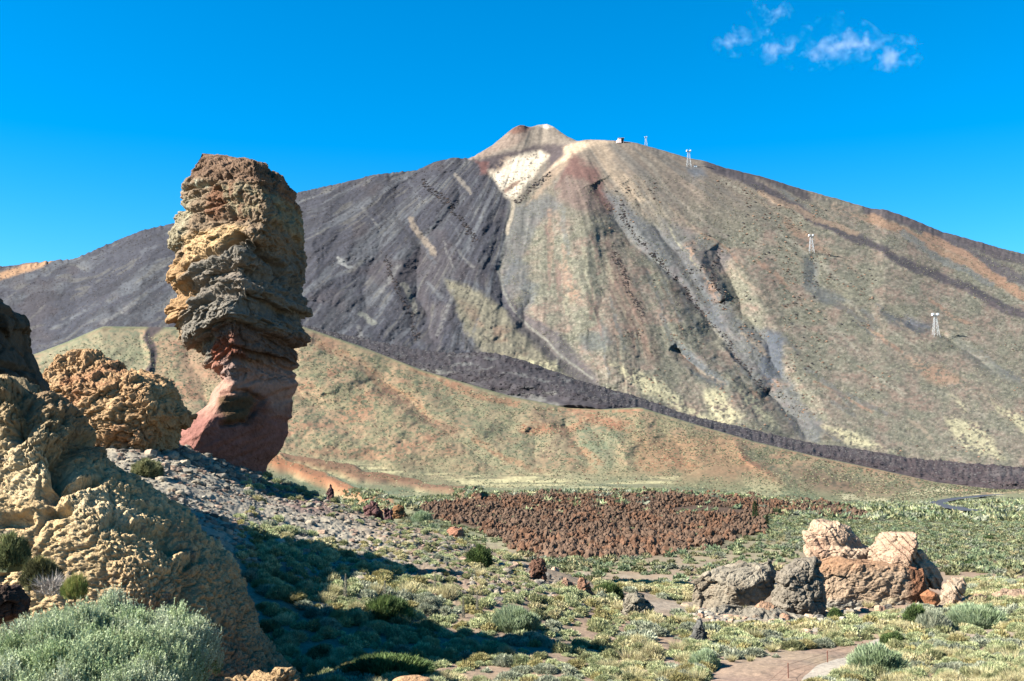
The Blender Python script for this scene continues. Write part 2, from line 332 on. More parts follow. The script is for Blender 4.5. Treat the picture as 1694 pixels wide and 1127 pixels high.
# dark little lava tongue on the left (240,530)-(240,620)
pt.mix((96, 80, 80), lmask(WX, WY, [(275, 528), (250, 560), (255, 590), (240, 625), (236, 660)], 10), 0.95)
pt.mul(1 + 0.22 * n4 * farm); rb = (np.maximum(0, n3) * farm); pt.mul((1 - 0.28 * rb) * (1 - 0.17 * farm))
X0, Y0 = X, Yp
ground = link('ground', mesh_np('ground', P.reshape(-1, 3), gridf(NR, NC), pt.c * 1.0), M_near, kind='structure')
GC = pt.c

# ---------------- the dark lava tongue lying along the hill
Uf = (np.arange(440, 1900, 2.0) - 847) / F
up = [(440, 536), (500, 538), (560, 552), (600, 560), (700, 580), (760, 585), (800, 582), (850, 591), (900, 608), (960, 630), (1050, 655), (1150, 690), (1250, 712), (1350, 735), (1400, 740), (1500, 757), (1560, 762), (1600, 766), (1694, 773), (1900, 790)]
lo = [(440, 543), (500, 548), (560, 562), (600, 582), (700, 620), (850, 663), (900, 667), (950, 664), (1000, 674), (1050, 691), (1150, 708), (1250, 739), (1350, 760), (1450, 777), (1550, 797), (1650, 814), (1694, 812), (1900, 820)]
pxs = np.arange(440, 1901, 20.0); uy = np.interp(pxs, *zip(*up)); ly = np.interp(pxs, *zip(*lo)); ux = [p[0] for p in I]
IY = np.interp(pxs, [p[0] for p in I], [p[2] for p in I])
def fl(f, dY): return [(a, b, c) for a, b, c in zip(pxs, ly * (1 - f) + uy * f, IY + dY)]
FP = sheet([fl(-1.2, 60), fl(-0.12, -6), fl(0.38, 40), fl(0.50, 70), fl(0.80, 140), fl(1.0, 200), [(a, b + 34, c + 240) for a, b, c in zip(pxs, uy, IY)]], [4, 26, 10, 16, 16, 6], Uf, 5)
fx, fy = proj(FP); fr = 6 * fbm(fx / 9, fy / 5, s=91, o=5) + 14 * fbm(fx / 60, fy / 18, s=95, o=3)
edge = np.zeros(FP.shape[0]); edge[:] = 1; edge[0] = 0.2; edge[-1] = 0
FP = FP * (1 + (fr * edge[:, None] / FP[..., 1]))[..., None]
jag = 2.2 * fbm(fx / 5, fy / 8, s=97, o=4); FP[..., 2] += jag * (np.linspace(0, 1, FP.shape[0]) > 0.3)[:, None] * edge[:, None]
fX, fY = fx.ravel(), fy.ravel(); t_ = np.repeat(np.linspace(0, 1, FP.shape[0])[:, None], FP.shape[1], 1).ravel()
pf = Paint(len(fX), (74, 69, 73)); nf = fbm(fX / 10, fY / 4, s=101, o=5)
pf.mix((66, 58, 62), sstep(0, 0.4, nf)); pf.mix((128, 126, 118), sstep(0.0, 0.3, fbm(fX / 40, fY / 12, s=105, o=4)) * (1 - sstep(0.3, 0.45, t_)) * (fX < 1150), 0.75)
pf.mix((124, 124, 120), sstep(0.1, 0.4, fbm(fX / 30, fY / 7, s=107, o=4)) * sstep(0.45, 0.6, t_) * (1 - sstep(0.75, 0.9, t_)), 0.6)
pf.mix((92, 74, 72), sstep(1200, 1500, fX), 0.5)
link('lava_flow', mesh_np('lava_flow', FP.reshape(-1, 3), gridf(*FP.shape[:2]), pf.c), M_lava, kind='structure')

# ---------------- the volcano
Um = ucols(-120, 1810, 1.6, far=(-1500, 3300), n=30)
skyl = [(-1500, 640), (-700, 520), (-300, 470), (-100, 450), (0, 441), (80, 432), (125, 428), (150, 416), (200, 395), (240, 380), (280, 371), (330, 358), (400, 345), (500, 317), (560, 304), (620, 289), (665, 284), (690, 281), (720, 268), (750, 261), (775, 262), (782, 260),
        (815, 240), (846, 214), (856, 208), (866, 207), (876, 211), (890, 207), (905, 205), (916, 210), (935, 224), (955, 234), (972, 231), (1000, 232), (1020, 233), (1050, 236), (1100, 250), (1140, 262), (1165, 266), (1200, 278), (1260, 292), (1320, 311), (1400, 333), (1440, 345), (1465, 347), (1500, 359), (1560, 384), (1620, 400), (1660, 412), (1694, 420), (1800, 452), (2100, 540), (2600, 640), (3300, 740)]
base = [(-1500, 700), (-300, 660), (0, 620), (60, 605), (110, 585), (170, 560), (300, 562), (500, 560), (600, 584), (700, 610), (850, 640), (1000, 680), (1150, 722), (1250, 745), (1350, 768), (1500, 790), (1694, 810), (2100, 830), (3300, 850)]
gp = np.array([p[0] for p in skyl], float); gp = np.unique(np.concatenate([gp, np.arange(-1500, 3301, 40.0)]))
Ys = np.interp(gp, [-1500, -300, 0, 500, 780, 900, 1000, 1200, 1694, 2500, 3300], [3600, 3800, 3950, 4250, 4450, 4750, 4450, 4250, 3900, 3500, 3300])
Yb = np.interp(gp, [-1500, 0, 500, 850, 1250, 1694, 3300], [1900, 1950, 2200, 1950, 1700, 1560, 1500])
sy = np.interp(gp, *zip(*skyl)); by = np.interp(gp, *zip(*base))
# shoulder line below the summit cone
sh = np.interp(gp, [775, 800, 850, 905, 940, 975], [262, 262, 262, 262, 242, 231]); cone = (gp > 776) & (gp < 974)
shy = np.where(cone, np.maximum(sh, sy), sy + 1.5); shY = np.minimum(Ys - 25, 4430)
def mid_(f, bulge): 
    q = (1 - f) / Yb + f / shY; return [(a, b, c) for a, b, c in zip(gp, by * (1 - f) + shy * f, bulge / q)]
Lm = [[(a, b, c) for a, b, c in zip(gp, by, Yb)], mid_(0.25, 1.05), mid_(0.5, 1.08), mid_(0.75, 1.05), [(a, b, c) for a, b, c in zip(gp, shy, shY)], [(a, b, c) for a, b, c in zip(gp, sy, Ys)], [(a, b + 25, c + 500) for a, b, c in zip(gp, sy, Ys)]]
MP = sheet(Lm, [90, 90, 90, 90, 34, 6], Um, 7)
MR = np.repeat(np.arange(MP.shape[0])[:, None], MP.shape[1], 1)
mx, my = proj(MP)
wx = mx + 12 * fbm(mx / 50, my / 40, s=131, o=4); wy = my + 8 * fbm(mx / 50 + 7, my / 40, s=135, o=4)
th = np.arctan2(mx - 905, my - 190 + 60); rr = np.hypot(mx - 905, my - 130)
wth = th + 0.03 * fbm(mx / 90, my / 90, s=139, o=3)
rel = 34 * fbm(wth * 9, rr / 420, s=141, o=3) + 3 * fbm(wth * 26, rr / 150, s=145, o=3, ridge=True) + 4 * fbm(wth * 70, rr / 60, s=149, o=3) + 4 * fbm(mx / 6, my / 5, s=153, o=4) + 9 * np.maximum(0, fbm(mx / 9, my / 7, s=155, o=4, ridge=True) - 0.3) * sstep(0, 0.4, fbm(mx / 50, my / 40, s=156, o=3))
flat_r = pmask(mx, my, [(1150, 280), (1694, 440), (1810, 470), (1810, 800), (1400, 720), (1330, 560), (1250, 420)], 60)
dark_m = pmask(mx, my, [(-1600, 300), (700, 250), (800, 262), (850, 330), (830, 440), (850, 520), (920, 620), (700, 610), (500, 560), (-1600, 640)], 40)
rel = rel * (1 - 0.55 * flat_r) + dark_m * (20 * fbm(mx / 40 + my / 60, my / 45, s=157, o=3, ridge=True) + 6 * fbm(mx / 7, my / 6, s=163, o=4, ridge=True))
for pl, wd, am, asy in [([(850, 300), (848, 340), (832, 400), (822, 450), (835, 500), (880, 560), (950, 610), (1010, 650)], 40, 110, 0), ([(985, 300), (1010, 340), (1040, 400), (1100, 450), (1145, 500), (1190, 560), (1240, 620), (1310, 690), (1340, 730)], 52, 330, 0),
                    ([(930, 290), (935, 380), (960, 470), (1000, 560), (1010, 640)], 60, -120, 0), ([(940, 280), (900, 330), (870, 380)], 26, -60, 0),
                    ([(1030, 300), (1080, 370), (1140, 450), (1190, 530)], 26, 130, 0), ([(1130, 400), (1160, 450), (1190, 500)], 22, -130, 0), ([(1180, 410), (1200, 440), (1230, 520), (1280, 600), (1300, 640)], 34, 160, 0),
                    ([(1110, 570), (1160, 615), (1200, 640)], 16, 120, 0), ([(1180, 560), (1220, 600), (1270, 650)], 20, -120, 0), ([(1460, 510), (1510, 535), (1560, 560), (1660, 620)], 16, 70, 0), ([(1340, 420), (1350, 460), (1400, 500)], 20, 60, 0),
                    ([(680, 300), (640, 380), (610, 450), (600, 540)], 50, 160, 0), ([(750, 280), (760, 340), (700, 400), (690, 480), (720, 580)], 40, 170, 0), ([(760, 300), (800, 380), (800, 460), (880, 570)], 36, -50, 0),
                    ([(560, 320), (520, 400), (520, 500)], 40, -120, 0), ([(880, 480), (870, 540), (930, 600)], 18, 80, 0), ([(1000, 480), (990, 540), (960, 580)], 22, 40, 0),
                    ([(1190, 280), (1300, 340), (1420, 400), (1540, 460), (1694, 520), (1800, 560)], 9, -50, 0), ([(1250, 330), (1350, 400), (1450, 470)], 22, 40, 0),
                    ([(200, 400), (180, 460), (100, 540)], 50, 120, 0), ([(270, 390), (240, 450), (200, 520)], 40, -110, 0), ([(812, 300), (830, 280), (905, 256)], 14, 60, 0)]:
    rel = groove(rel, wx, wy, pl, wd, am * 0.45, asy)
fade = sstep(0, 12, MR) * (1 - sstep(352, 360, MR))
fade = np.where(MR > 360, 0.25 * (MR < 394), fade)
MP = MP * (1 + rel * fade / MP[..., 1])[..., None]
jag = (1.5 + 4.0 * sstep(0.2, 0.8, dark_m) + 1.0 * (mx > 1180)) * fbm(mx / 5, my / 14, s=167, o=5)
MP[..., 2] += jag * sstep(340, 359, MR) * (MR < 396)
X, Yp, WX, WY = mx.ravel(), my.ravel(), wx.ravel() + (4 * fbm(mx / 6, my / 5, s=193, o=3)).ravel(), wy.ravel() + (3 * fbm(mx / 6, my / 5, s=195, o=3)).ravel(); TH = wth.ravel(); RRd = rr.ravel()
pm = Paint(len(X), (148, 134, 116))
m1 = fbm(X / 26, Yp / 16, s=171, o=5); m2 = fbm(X / 60 + 3, Yp / 45, s=175, o=3); m3 = fbm(X / 4.5, Yp / 3, s=179, o=3); fl1 = fbm(TH * 36 + 0.3 * fbm(X / 30, Yp / 30, s=182, o=3), RRd / 190, s=183, o=5, g=0.65); fl2 = fbm(TH * 110, RRd / 50, s=187, o=3)
m4 = fbm(X / 2.2, Yp / 1.6, s=191, o=2)
pm.mix((128, 130, 108), sstep(-0.25, 0.35, m1 + 0.3 * m2), 0.7); pm.mix((160, 128, 110), sstep(0.1, 0.5, -m1 + 0.3 * fl1), 0.5); pm.mix((168, 160, 138), sstep(0.1, 0.45, m4), 0.6); pm.mix((98, 100, 86), sstep(0.05, 0.4, -m3 + 0.3 * m4), 0.6)
up_ = 1 - sstep(300, 430, WY + 0.15 * np.abs(WX - 1100)); pm.mix((140, 124, 108), up_, 0.8); pm.mix((120, 116, 108), up_ * sstep(0, 0.3, fl1), 0.6)
# dark western flank
dk = pmask(WX, WY, [(-1700, 200), (690, 200), (790, 262), (820, 300), (846, 335), (836, 400), (820, 450), (832, 480), (880, 550), (900, 585), (850, 600), (905, 640), (790, 580), (760, 520), (738, 462), (760, 500), (800, 590), (820, 650), (600, 640), (500, 590), (440, 556), (320, 545), (285, 545), (220, 545), (110, 575), (30, 610), (-1700, 700)], 7)
pm.mix((74, 74, 84), dk); pm.mix((104, 107, 112), dk * sstep(0.0, 0.3, fl1 + 0.25 * m1), 0.8); pm.mix((58, 56, 61), dk * sstep(0.0, 0.35, -fl2 + 0.4 * m3), 0.6); pm.mix((86, 76, 78), dk * sstep(0.1, 0.4, m2), 0.5)
pm.mix((116, 112, 102), dk * sstep(0.28, 0.5, fl2 + 0.3 * m1), 0.5)
# reverse: vegetated spur in the dark flank
pm.mix((146, 138, 112), pmask(WX, WY, [(742, 462), (790, 480), (850, 520), (900, 560), (945, 600), (980, 640), (930, 640), (860, 600), (800, 590), (765, 530)], 6), 0.9)
pm.mix((148, 114, 92), pmask(WX, WY, [(760, 500), (850, 550), (900, 600), (820, 580)], 12) * sstep(-0.1, 0.3, m1), 0.6)
# blue-grey scree in the gullies, and the main gully's shaded left wall painted dark
for poly, c, k in [([(842, 330), (860, 340), (905, 320), (930, 340), (880, 390), (860, 430), (835, 480), (822, 450), (834, 400)], (116, 116, 114), 0.8),
                   ([(826, 470), (850, 430), (880, 440), (870, 480), (842, 500)], (108, 112, 116), 0.6), ([(830, 480), (860, 500), (930, 560), (980, 610), (1000, 640), (960, 640), (900, 590), (850, 540)], (92, 86, 92), 0.8),
                   ([(985, 300), (1030, 330), (1080, 370), (1130, 410), (1170, 470), (1200, 540), (1180, 545), (1140, 505), (1090, 450), (1040, 400), (1010, 360)], (92, 99, 108), 0.7),
                   ([(1090, 360), (1140, 380), (1180, 410), (1190, 480), (1150, 480), (1110, 420)], (106, 106, 108), 0.6), ([(1180, 410), (1215, 420), (1205, 450), (1190, 450)], (108, 104, 110), 0.6),
                   ([(1140, 450), (1200, 490), (1230, 540), (1290, 550), (1300, 620), (1330, 680), (1360, 700), (1355, 730), (1320, 725), (1280, 670), (1230, 620), (1190, 560)], (98, 103, 110), 0.65),
                   ([(1265, 545), (1295, 560), (1295, 620), (1270, 640), (1250, 600)], (88, 98, 112), 0.7), ([(1110, 560), (1130, 570), (1200, 635), (1190, 645), (1140, 610)], (92, 102, 112), 0.8),
                   ([(1330, 420), (1350, 440), (1360, 470), (1400, 500), (1370, 500), (1330, 470)], (118, 122, 124), 0.6), ([(1456, 512), (1480, 520), (1530, 545), (1520, 550), (1480, 535)], (92, 98, 106), 0.8), ([(1495, 518), (1540, 535), (1535, 545), (1500, 535)], (84, 94, 108), 0.8),
                   ([(1560, 545), (1620, 585), (1690, 620), (1690, 635), (1600, 595)], (112, 116, 112), 0.5), ([(870, 460), (890, 470), (880, 510), (860, 520)], (98, 106, 114), 0.6), ([(960, 560), (1000, 540), (1010, 570), (970, 585)], (100, 106, 108), 0.6), ([(1135, 278), (1160, 278), (1165, 292), (1145, 292)], (104, 110, 118), 0.9)]:
    pm.mix(c, pmask(WX, WY, poly, 7), k)
rs = np.random.default_rng(5)
for q in range(170):                                                   # screes and tracks running down the fall line
    if q < 70: a0, b0 = rs.uniform(1080, 1750), rs.uniform(300, 720); ok_ = True; cs = [(166, 146, 122), (172, 164, 142), (112, 114, 112), (100, 104, 104), (176, 134, 106)]
    elif q < 100: a0, b0 = rs.uniform(900, 1130), rs.uniform(340, 600); cs = [(108, 112, 110), (160, 132, 110), (128, 100, 90), (166, 160, 132)]
    else: a0, b0 = rs.uniform(60, 820), rs.uniform(290, 560); cs = [(112, 114, 118), (128, 126, 122), (56, 54, 60), (60, 58, 62), (98, 100, 106)]
    dx_, dy_ = a0 - 905, b0 - 60
    if q >= 100 and a0 > 480 and rs.random() < 0.6: dx_, dy_ = rs.uniform(0.35, 0.8), 1.0
    if q < 70: dx_, dy_ = 1.0, rs.uniform(0.55, 0.95)
    n_ = math.hypot(dx_, dy_); L_ = rs.uniform(25, 110) * (1 if q < 100 else 0.8); e_ = (dx_ / n_ * L_, dy_ / n_ * L_); m_ = (a0 + e_[0] * 0.5 + rs.uniform(-5, 5), b0 + e_[1] * 0.5 + rs.uniform(-3, 3))
    w_ = lmask(WX * .6 + X * .4, WY * .6 + Yp * .4, [(a0, b0), m_, (a0 + e_[0], b0 + e_[1])], rs.uniform(2.0, 6.0)); pm.mix(cs[rs.integers(0, len(cs))], w_ * (dk if q >= 100 else 1 - dk) * sstep(-0.6, 0.1, m3), 0.65)
# bright wash and pale chute
pm.mix((158, 156, 142), lmask(WX * .5 + X * .5, WY * .5 + Yp * .5, [(850, 335), (842, 370), (830, 410), (822, 450), (832, 480), (850, 510), (880, 545), (930, 590), (980, 625)], 3), 0.5)
# white patch, pale saddle, red rim, cone
pm.mix((166, 150, 132), pmask(WX, WY, [(780, 262), (850, 205), (910, 200), (960, 236), (935, 250), (905, 262), (850, 262)], 3), 1); pm.mix((182, 154, 134), pmask(WX, WY, [(780, 262), (850, 205), (880, 210), (860, 240), (800, 262)], 5), 0.8)
pm.mix((168, 110, 88), pmask(X, Yp, [(840, 218), (858, 204), (878, 210), (870, 218), (850, 222)], 3), 0.7); pm.mix((220, 208, 192), pmask(X, Yp, [(886, 209), (905, 203), (918, 210), (905, 213)], 2), 0.85)
pm.mix((92, 80, 84), pmask(WX, WY, [(790, 266), (835, 255), (900, 242), (935, 240), (940, 258), (900, 290), (905, 265), (840, 270), (832, 300), (812, 285)], 5), 0.9)
pm.mix((132, 84, 76), pmask(WX, WY, [(790, 266), (812, 270), (812, 290), (798, 285)], 4), 0.85)
wx5, wy5 = WX * .35 + X * .65, WY * .35 + Yp * .65
pm.mix((250, 230, 198), pmask(wx5, wy5, [(839, 264), (866, 256), (893, 250), (908, 258), (893, 274), (882, 294), (870, 305), (855, 325), (848, 332), (837, 328), (828, 316), (818, 298), (809, 282), (828, 282), (837, 274)], 5) * sstep(-1.0, -0.35, m4 + m3), 0.95)
pm.mix((150, 110, 90), pmask(wx5, wy5, [(830, 316), (846, 304), (862, 298), (860, 304), (846, 312), (834, 320)], 2), 0.85); pm.mix((176, 150, 124), pmask(WX, WY, [(836, 262), (850, 262), (846, 280), (826, 292), (812, 286)], 5) * sstep(-0.3, 0.2, m3), 0.6); pm.mix((196, 178, 150), lmask(wx5, wy5, [(846, 326), (850, 340), (846, 360), (838, 385)], 5), 0.7)
pm.mix((226, 196, 160), pmask(wx5, wy5, [(931, 244), (955, 235), (994, 232), (1012, 235), (988, 241), (958, 251), (935, 267), (917, 276), (897, 292), (912, 274), (933, 257)], 4), 0.9)
pm.mix((206, 178, 144), pmask(WX, WY, [(975, 242), (1000, 240), (1010, 262), (1030, 290), (1060, 330), (1040, 330), (1005, 290)], 8), 0.6)
pm.mix((176, 148, 120), pmask(WX, WY, [(905, 285), (940, 262), (950, 262), (900, 310), (870, 340)], 4), 0.7)
pm.mix((124, 84, 76), pmask(WX, WY, [(945, 255), (985, 275), (1000, 310), (1010, 350), (990, 340), (975, 300), (940, 290), (920, 310)], 7), 0.85)
pm.mix((132, 104, 96), pmask(WX, WY, [(930, 290), (970, 300), (1000, 350), (960, 350), (920, 330)], 10), 0.6)
# orange slope far left, dark bands on the right flank
pm.mix((200, 150, 100), pmask(WX * .3 + X * .7, WY * .3 + Yp * .7, [(-60, 470), (0, 450), (40, 437), (88, 432), (70, 442), (0, 462)], 3), 0.95)
for pl, wd, c in [([(1170, 270), (1230, 296), (1300, 330), (1380, 375), (1450, 410), (1540, 452), (1620, 490), (1700, 525), (1800, 560)], 8, (84, 76, 84)), ([(1190, 274), (1260, 290), (1310, 308), (1340, 322)], 8, (82, 74, 78)),
                  ([(1440, 345), (1500, 362), (1560, 388), (1620, 405), (1700, 430), (1800, 465)], 12, (94, 84, 90)), ([(1560, 395), (1620, 430), (1700, 465), (1800, 500)], 10, (104, 96, 100)), ([(1260, 320), (1340, 352), (1420, 385)], 5, (176, 146, 118)),
                  ([(1440, 362), (1500, 385), (1580, 430), (1660, 470), (1720, 500)], 8, (178, 138, 106)), ([(1530, 385), (1600, 425), (1700, 490)], 6, (190, 146, 112)), ([(1490, 385), (1560, 430), (1640, 470)], 6, (128, 130, 124)),
                  ([(1060, 262), (1120, 330), (1200, 395)], 4, (156, 144, 126)), ([(680, 360), (690, 385), (720, 420)], 5, (148, 132, 114)), ([(755, 290), (775, 320)], 4, (140, 130, 118)), ([(560, 425), (580, 445)], 3, (150, 150, 146)), ([(668, 470), (685, 500), (680, 520)], 5, (136, 132, 118)), ([(590, 515), (615, 533)], 4, (134, 134, 122))]:
    pm.mix(c, lmask(WX, WY, pl, wd * 1.35), 0.85)
for poly in [[(1010, 595), (1060, 615), (1120, 655), (1180, 700), (1140, 690), (1050, 635)], [(1165, 645), (1190, 650), (1230, 690), (1200, 705), (1170, 690)], [(1210, 640), (1250, 660), (1290, 710), (1250, 690)], [(870, 600), (925, 600), (925, 615), (900, 612)],
             [(1360, 705), (1420, 720), (1480, 748), (1400, 735)], [(1560, 690), (1620, 700), (1660, 760), (1600, 745)], [(1570, 655), (1600, 670), (1600, 680)], [(1640, 660), (1700, 690), (1700, 720)], [(850, 590), (900, 605), (880, 610)]]:
    pm.mix((202, 192, 148), pmask(WX, WY, poly, 6) * sstep(-0.35, 0.0, m3 + 0.4 * m1), 0.9)
for poly in [[(1290, 365), (1350, 390), (1370, 420), (1330, 410)], [(1380, 340), (1420, 350), (1440, 370)], [(1490, 590), (1560, 600), (1600, 640), (1540, 630)], [(1160, 430), (1185, 440), (1180, 500), (1165, 480)], [(1130, 410), (1150, 400), (1145, 440)], [(930, 440), (960, 500), (940, 500)], [(1265, 625), (1295, 635), (1280, 643)]]:
    pm.mix((184, 140, 110), pmask(WX, WY, poly, 9) * sstep(-0.3, 0.2, m3 + m1), 0.7)
pm.mix((146, 108, 92), pmask(WX, WY, [(1000, 330), (1030, 400), (1060, 520), (1090, 600), (1050, 590), (1010, 450)], 14) * sstep(-0.2, 0.3, fl1), 0.6)
pm.mul(0.80 * (1 + 0.20 * m3 + 0.18 * m4)); pm.mul(1 + 0.05 * fl2)
link('mountain', mesh_np('mountain', MP.reshape(-1, 3), gridf(*MP.shape[:2]), pm.c), M_far, kind='structure')

def ground_px(a, b):
    """world point of the ground seen at photo pixel (a,b)"""
    u = (a - 847) / F
    j = int(np.argmin(np.abs(GPX[ro[4]] - a))); col = GPY[:, j]; 
    hit = np.nonzero((col[1:] <= b) & (col[:-1] > b))[0]
    i = hit[0] if len(hit) else int(np.argmin(np.abs(col - b)))
    j = int(np.argmin(np.abs(GPX[i] - a))); return GP[i, j].copy()
def ground_z(xw, yw):
    j = int(np.argmin(np.abs(U - xw / yw))); c = GP[:, j]
    o = np.argsort(c[:, 1]); return float(np.interp(yw, c[o, 1], c[o, 2]))
# ------------------------------------------------------------------ big rocks
def rock(name, poly, Y, label, cat, ridge=None, dr=0.8, nr=300, nc=360, e=1.2, disp=(), color=None, mat=None, lean=0.0, dmin=0.4, warp=None, group=None, cap=0.35, dmax=99, cuts=0, pct=86):
    """loft of horizontal slices through a traced outline (px), standing Y metres away; each slice is a closed, rounded wedge with real depth"""
    ys = [p[1] for p in poly]; y0, y1 = min(ys) + 0.3, max(ys) - 0.3
    t = np.linspace(0, 1, nr); rowy = y0 + (y1 - y0) * (t ** 1.0)
    n = len(poly); Lp, Rp = [], []
    for yv in rowy:
        c = []
        for i in range(n):
            (xa, ya), (xb, yb) = poly[i], poly[(i + 1) % n]
            if (ya > yv) != (yb > yv): c.append(xa + (xb - xa) * (yv - ya) / (yb - ya))
        Lp.append(min(c)); Rp.append(max(c))
    Lp, Rp = smooth1(np.array(Lp), 5), smooth1(np.array(Rp), 5)
    rp = np.interp(rowy, [r[1] for r in ridge], [r[0] for r in ridge]) if ridge else Lp * 0.45 + Rp * 0.55
    rp = np.clip(rp, Lp + 0.15 * (Rp - Lp), Rp - 0.12 * (Rp - Lp))
    yp = Y - lean * (rowy - y1) / (y0 - y1) if np.isscalar(Y) else Y
    mpp = Y / F; half = (Rp - Lp) * 0.5 * mpp
    dep = np.minimum(np.maximum(dr * smooth1(half, max(3, nr // 12)), dmin), dmax) * np.minimum(1, (t / cap + 0.02)) ** 0.5
    dep = np.minimum(dep, half * 2.5 + 0.05)
    a = np.linspace(0, 2 * np.pi, nc, endpoint=False); ca, sa = np.cos(a), -np.sin(a)     # angle 0 = right, pi/2.. = front first
    cc = np.sign(ca) * np.abs(ca) ** e; ss = np.sign(sa) * np.abs(sa) ** e
    lin_ = ca > 0
    XX = np.where(lin_[None, :], rp[:, None] + (Rp - rp)[:, None] * cc[None, :], rp[:, None] + (rp - Lp)[:, None] * cc[None, :])
    YY = np.asarray(yp)[:, None] * np.ones(nr)[:, None] + dep[:, None] * ss[None, :] if not np.isscalar(yp) else yp + dep[:, None] * ss[None, :]
    cen = at(XX, rowy[:, None] * np.ones_like(XX), Y)              # slice in the plane, then pushed in depth
    P = cen.copy(); P[..., 1] = YY
    if cuts:                                                              # flat broken faces
        rg = np.random.default_rng(len(name) + int(y0 * 7)); c0 = P.reshape(-1, 3).mean(0)
        for k in range(cuts):
            nv = np.array([rg.normal() * 1.0, -abs(rg.normal()) - 0.35, rg.normal() * 0.7 + 0.25]); nv /= np.linalg.norm(nv); dd = (P - c0) @ nv; h = np.percentile(dd, pct + rg.random() * 8); P = P - np.maximum(0, dd - h)[..., None] * nv * 0.92
    N = grid_normals(np.concatenate([P[:, -1:], P, P[:, :1]], 1))[:, 1:-1]
    ctr = P.mean(1, keepdims=True); sg = np.sign(((P - ctr) * N).sum(-1).mean()); N = N * sg
    Q = P.reshape(-1, 3); Nn = N.reshape(-1, 3); d = np.zeros(len(Q)); TX = XX.ravel(); TY = np.repeat(rowy, nc)
    for f in disp: d = d + f(Q, TX, TY)
    Q = Q + Nn * (d * np.repeat(np.minimum(1, t / 0.04 + 0.1), nc))[:, None]
    base = Q[-nc:].mean(0); base[2] = Q[:, 2].min(); V = np.concatenate([Q, Q[:nc].mean(0)[None]]) - base
    fs = gridf(nr, nc, True)[:, ::-1]; k = np.arange(nc); tri = np.stack([k, (k + 1) % nc, np.full(nc, len(Q))], -1)
    col = color(Q, TX, TY, d); col = np.concatenate([col, col[:1]])
    return link(name, mesh_np(name, V, [np.ascontiguousarray(fs), tri], col), mat or M_rock, None, label, cat, group, None, tuple(base))
def D_fbm(a, sc, s, o=5, rg=False, zs=1.0): return lambda Q, X, Y: a * fbm(Q[:, 0] * sc, Q[:, 1] * sc, Q[:, 2] * sc * zs, s=s, o=o, ridge=rg)
def D_cell(a, sc, s, zs=1.0, warp=0.35, crack=0.5):
    """broken rock: every cell is a tilted facet, with thin cracks between"""
    def f(Q, X, Y):
        W = Q * (sc, sc, sc * zs); k = fbm(W[:, 0] * 1.7, W[:, 1] * 1.7, W[:, 2] * 1.7, s=s + 5, o=3) * warp; W = W + k[:, None]
        ip = np.floor(W); f1 = np.full(len(W), 9.0); f2 = f1.copy(); cid = np.zeros(len(W)); til = np.zeros(len(W))
        for dx in (-1, 0, 1):
            for dy in (-1, 0, 1):
                for dz in (-1, 0, 1):
                    c = ip + (dx, dy, dz); q = np.stack([hsh(c[:, 0], c[:, 1], c[:, 2], s + j) for j in (1, 2, 3)], -1)
                    r = W - c - q; d = np.sqrt((r ** 2).sum(1)); m = d < f1
                    f2 = np.where(m, f1, np.minimum(f2, d)); f1 = np.where(m, d, f1)
                    t = r[:, 0] * (q[:, 1] - 0.5) + r[:, 1] * (q[:, 2] - 0.5) + r[:, 2] * (q[:, 0] * 1.2 - 0.85)
                    til = np.where(m, t, til); cid = np.where(m, q[:, 0], cid)
        return a * (til * 2.0 + (cid - 0.5) * 1.1 - crack * (1 - sstep(0, 0.13, f2 - f1)))
    return f
def D_strata(a, per, tx, s, sharp=3.0):
    def f(Q, X, Y):
        L = Q[:, 2] + tx * Q[:, 0] + 0.6 * per * fbm(Q[:, 0] / per / 3, Q[:, 1] / per / 3, Q[:, 2] / per / 3, s=s, o=3)
        v = noise(L / per, s * 1.7, s=s) + 0.5 * noise(L / per * 2.7, s * 2.3, s=s + 1); return a * np.tanh(v * sharp)
    return f
def D_pits(a, sc, s, th=0.32):
    def f(Q, X, Y):
        f1, f2, c = worley(Q * sc, s); return -a * (1 - sstep(0.0, th, f1)) * (c > 0.55)
    return f
def colfun(base, mixes=(), seed=1, sc=1.0):
    """mixes: (colour, fn(Q,X,Y,d,noise)->mask)"""
    def f(Q, X, Y, d):
        p = Paint(len(Q), base); n = fbm(Q[:, 0] * sc * 0.6, Q[:, 1] * sc * 0.6, Q[:, 2] * sc * 0.6, s=seed, o=5); n2 = fbm(Q[:, 0] * sc * 4, Q[:, 1] * sc * 4, Q[:, 2] * sc * 4, s=seed + 9, o=3)
        for c, m in mixes: p.mix(c, m(Q, X, Y, d, n, n2))
        p.mul(1 + 0.22 * n2); return p.c
    return f
# --- the leaning rock pillar
cin = [(334, 254), (352, 256), (372, 262), (410, 266), (442, 275), (458, 292), (474, 298), (487, 318), (494, 340), (497, 372), (502, 384), (500, 420), (504, 440), (499, 458), (508, 490), (509, 512), (500, 524), (501, 560), (497, 590), (489, 604), (492, 640), (484, 660), (487, 690), (474, 720), (460, 745), (444, 770), (440, 792), (420, 830), (250, 830),
       (258, 770), (272, 736), (282, 722), (290, 710), (306, 696), (330, 682), (346, 668), (356, 642), (367, 630), (358, 618), (346, 607), (336, 590), (318, 572), (300, 560), (288, 548), (284, 536), (272, 522), (272, 508), (286, 490), (288, 476), (280, 456), (288, 430), (277, 410), (276, 396), (286, 376), (292, 352), (300, 330), (302, 316), (308, 300), (318, 286), (326, 268)]
crid = [(440, 250), (440, 290), (452, 320), (462, 350), (470, 390), (462, 415), (436, 440), (428, 470), (440, 500), (420, 530), (418, 560), (408, 590), (398, 612), (408, 640), (392, 670), (376, 700), (362, 730), (340, 770), (330, 830)]
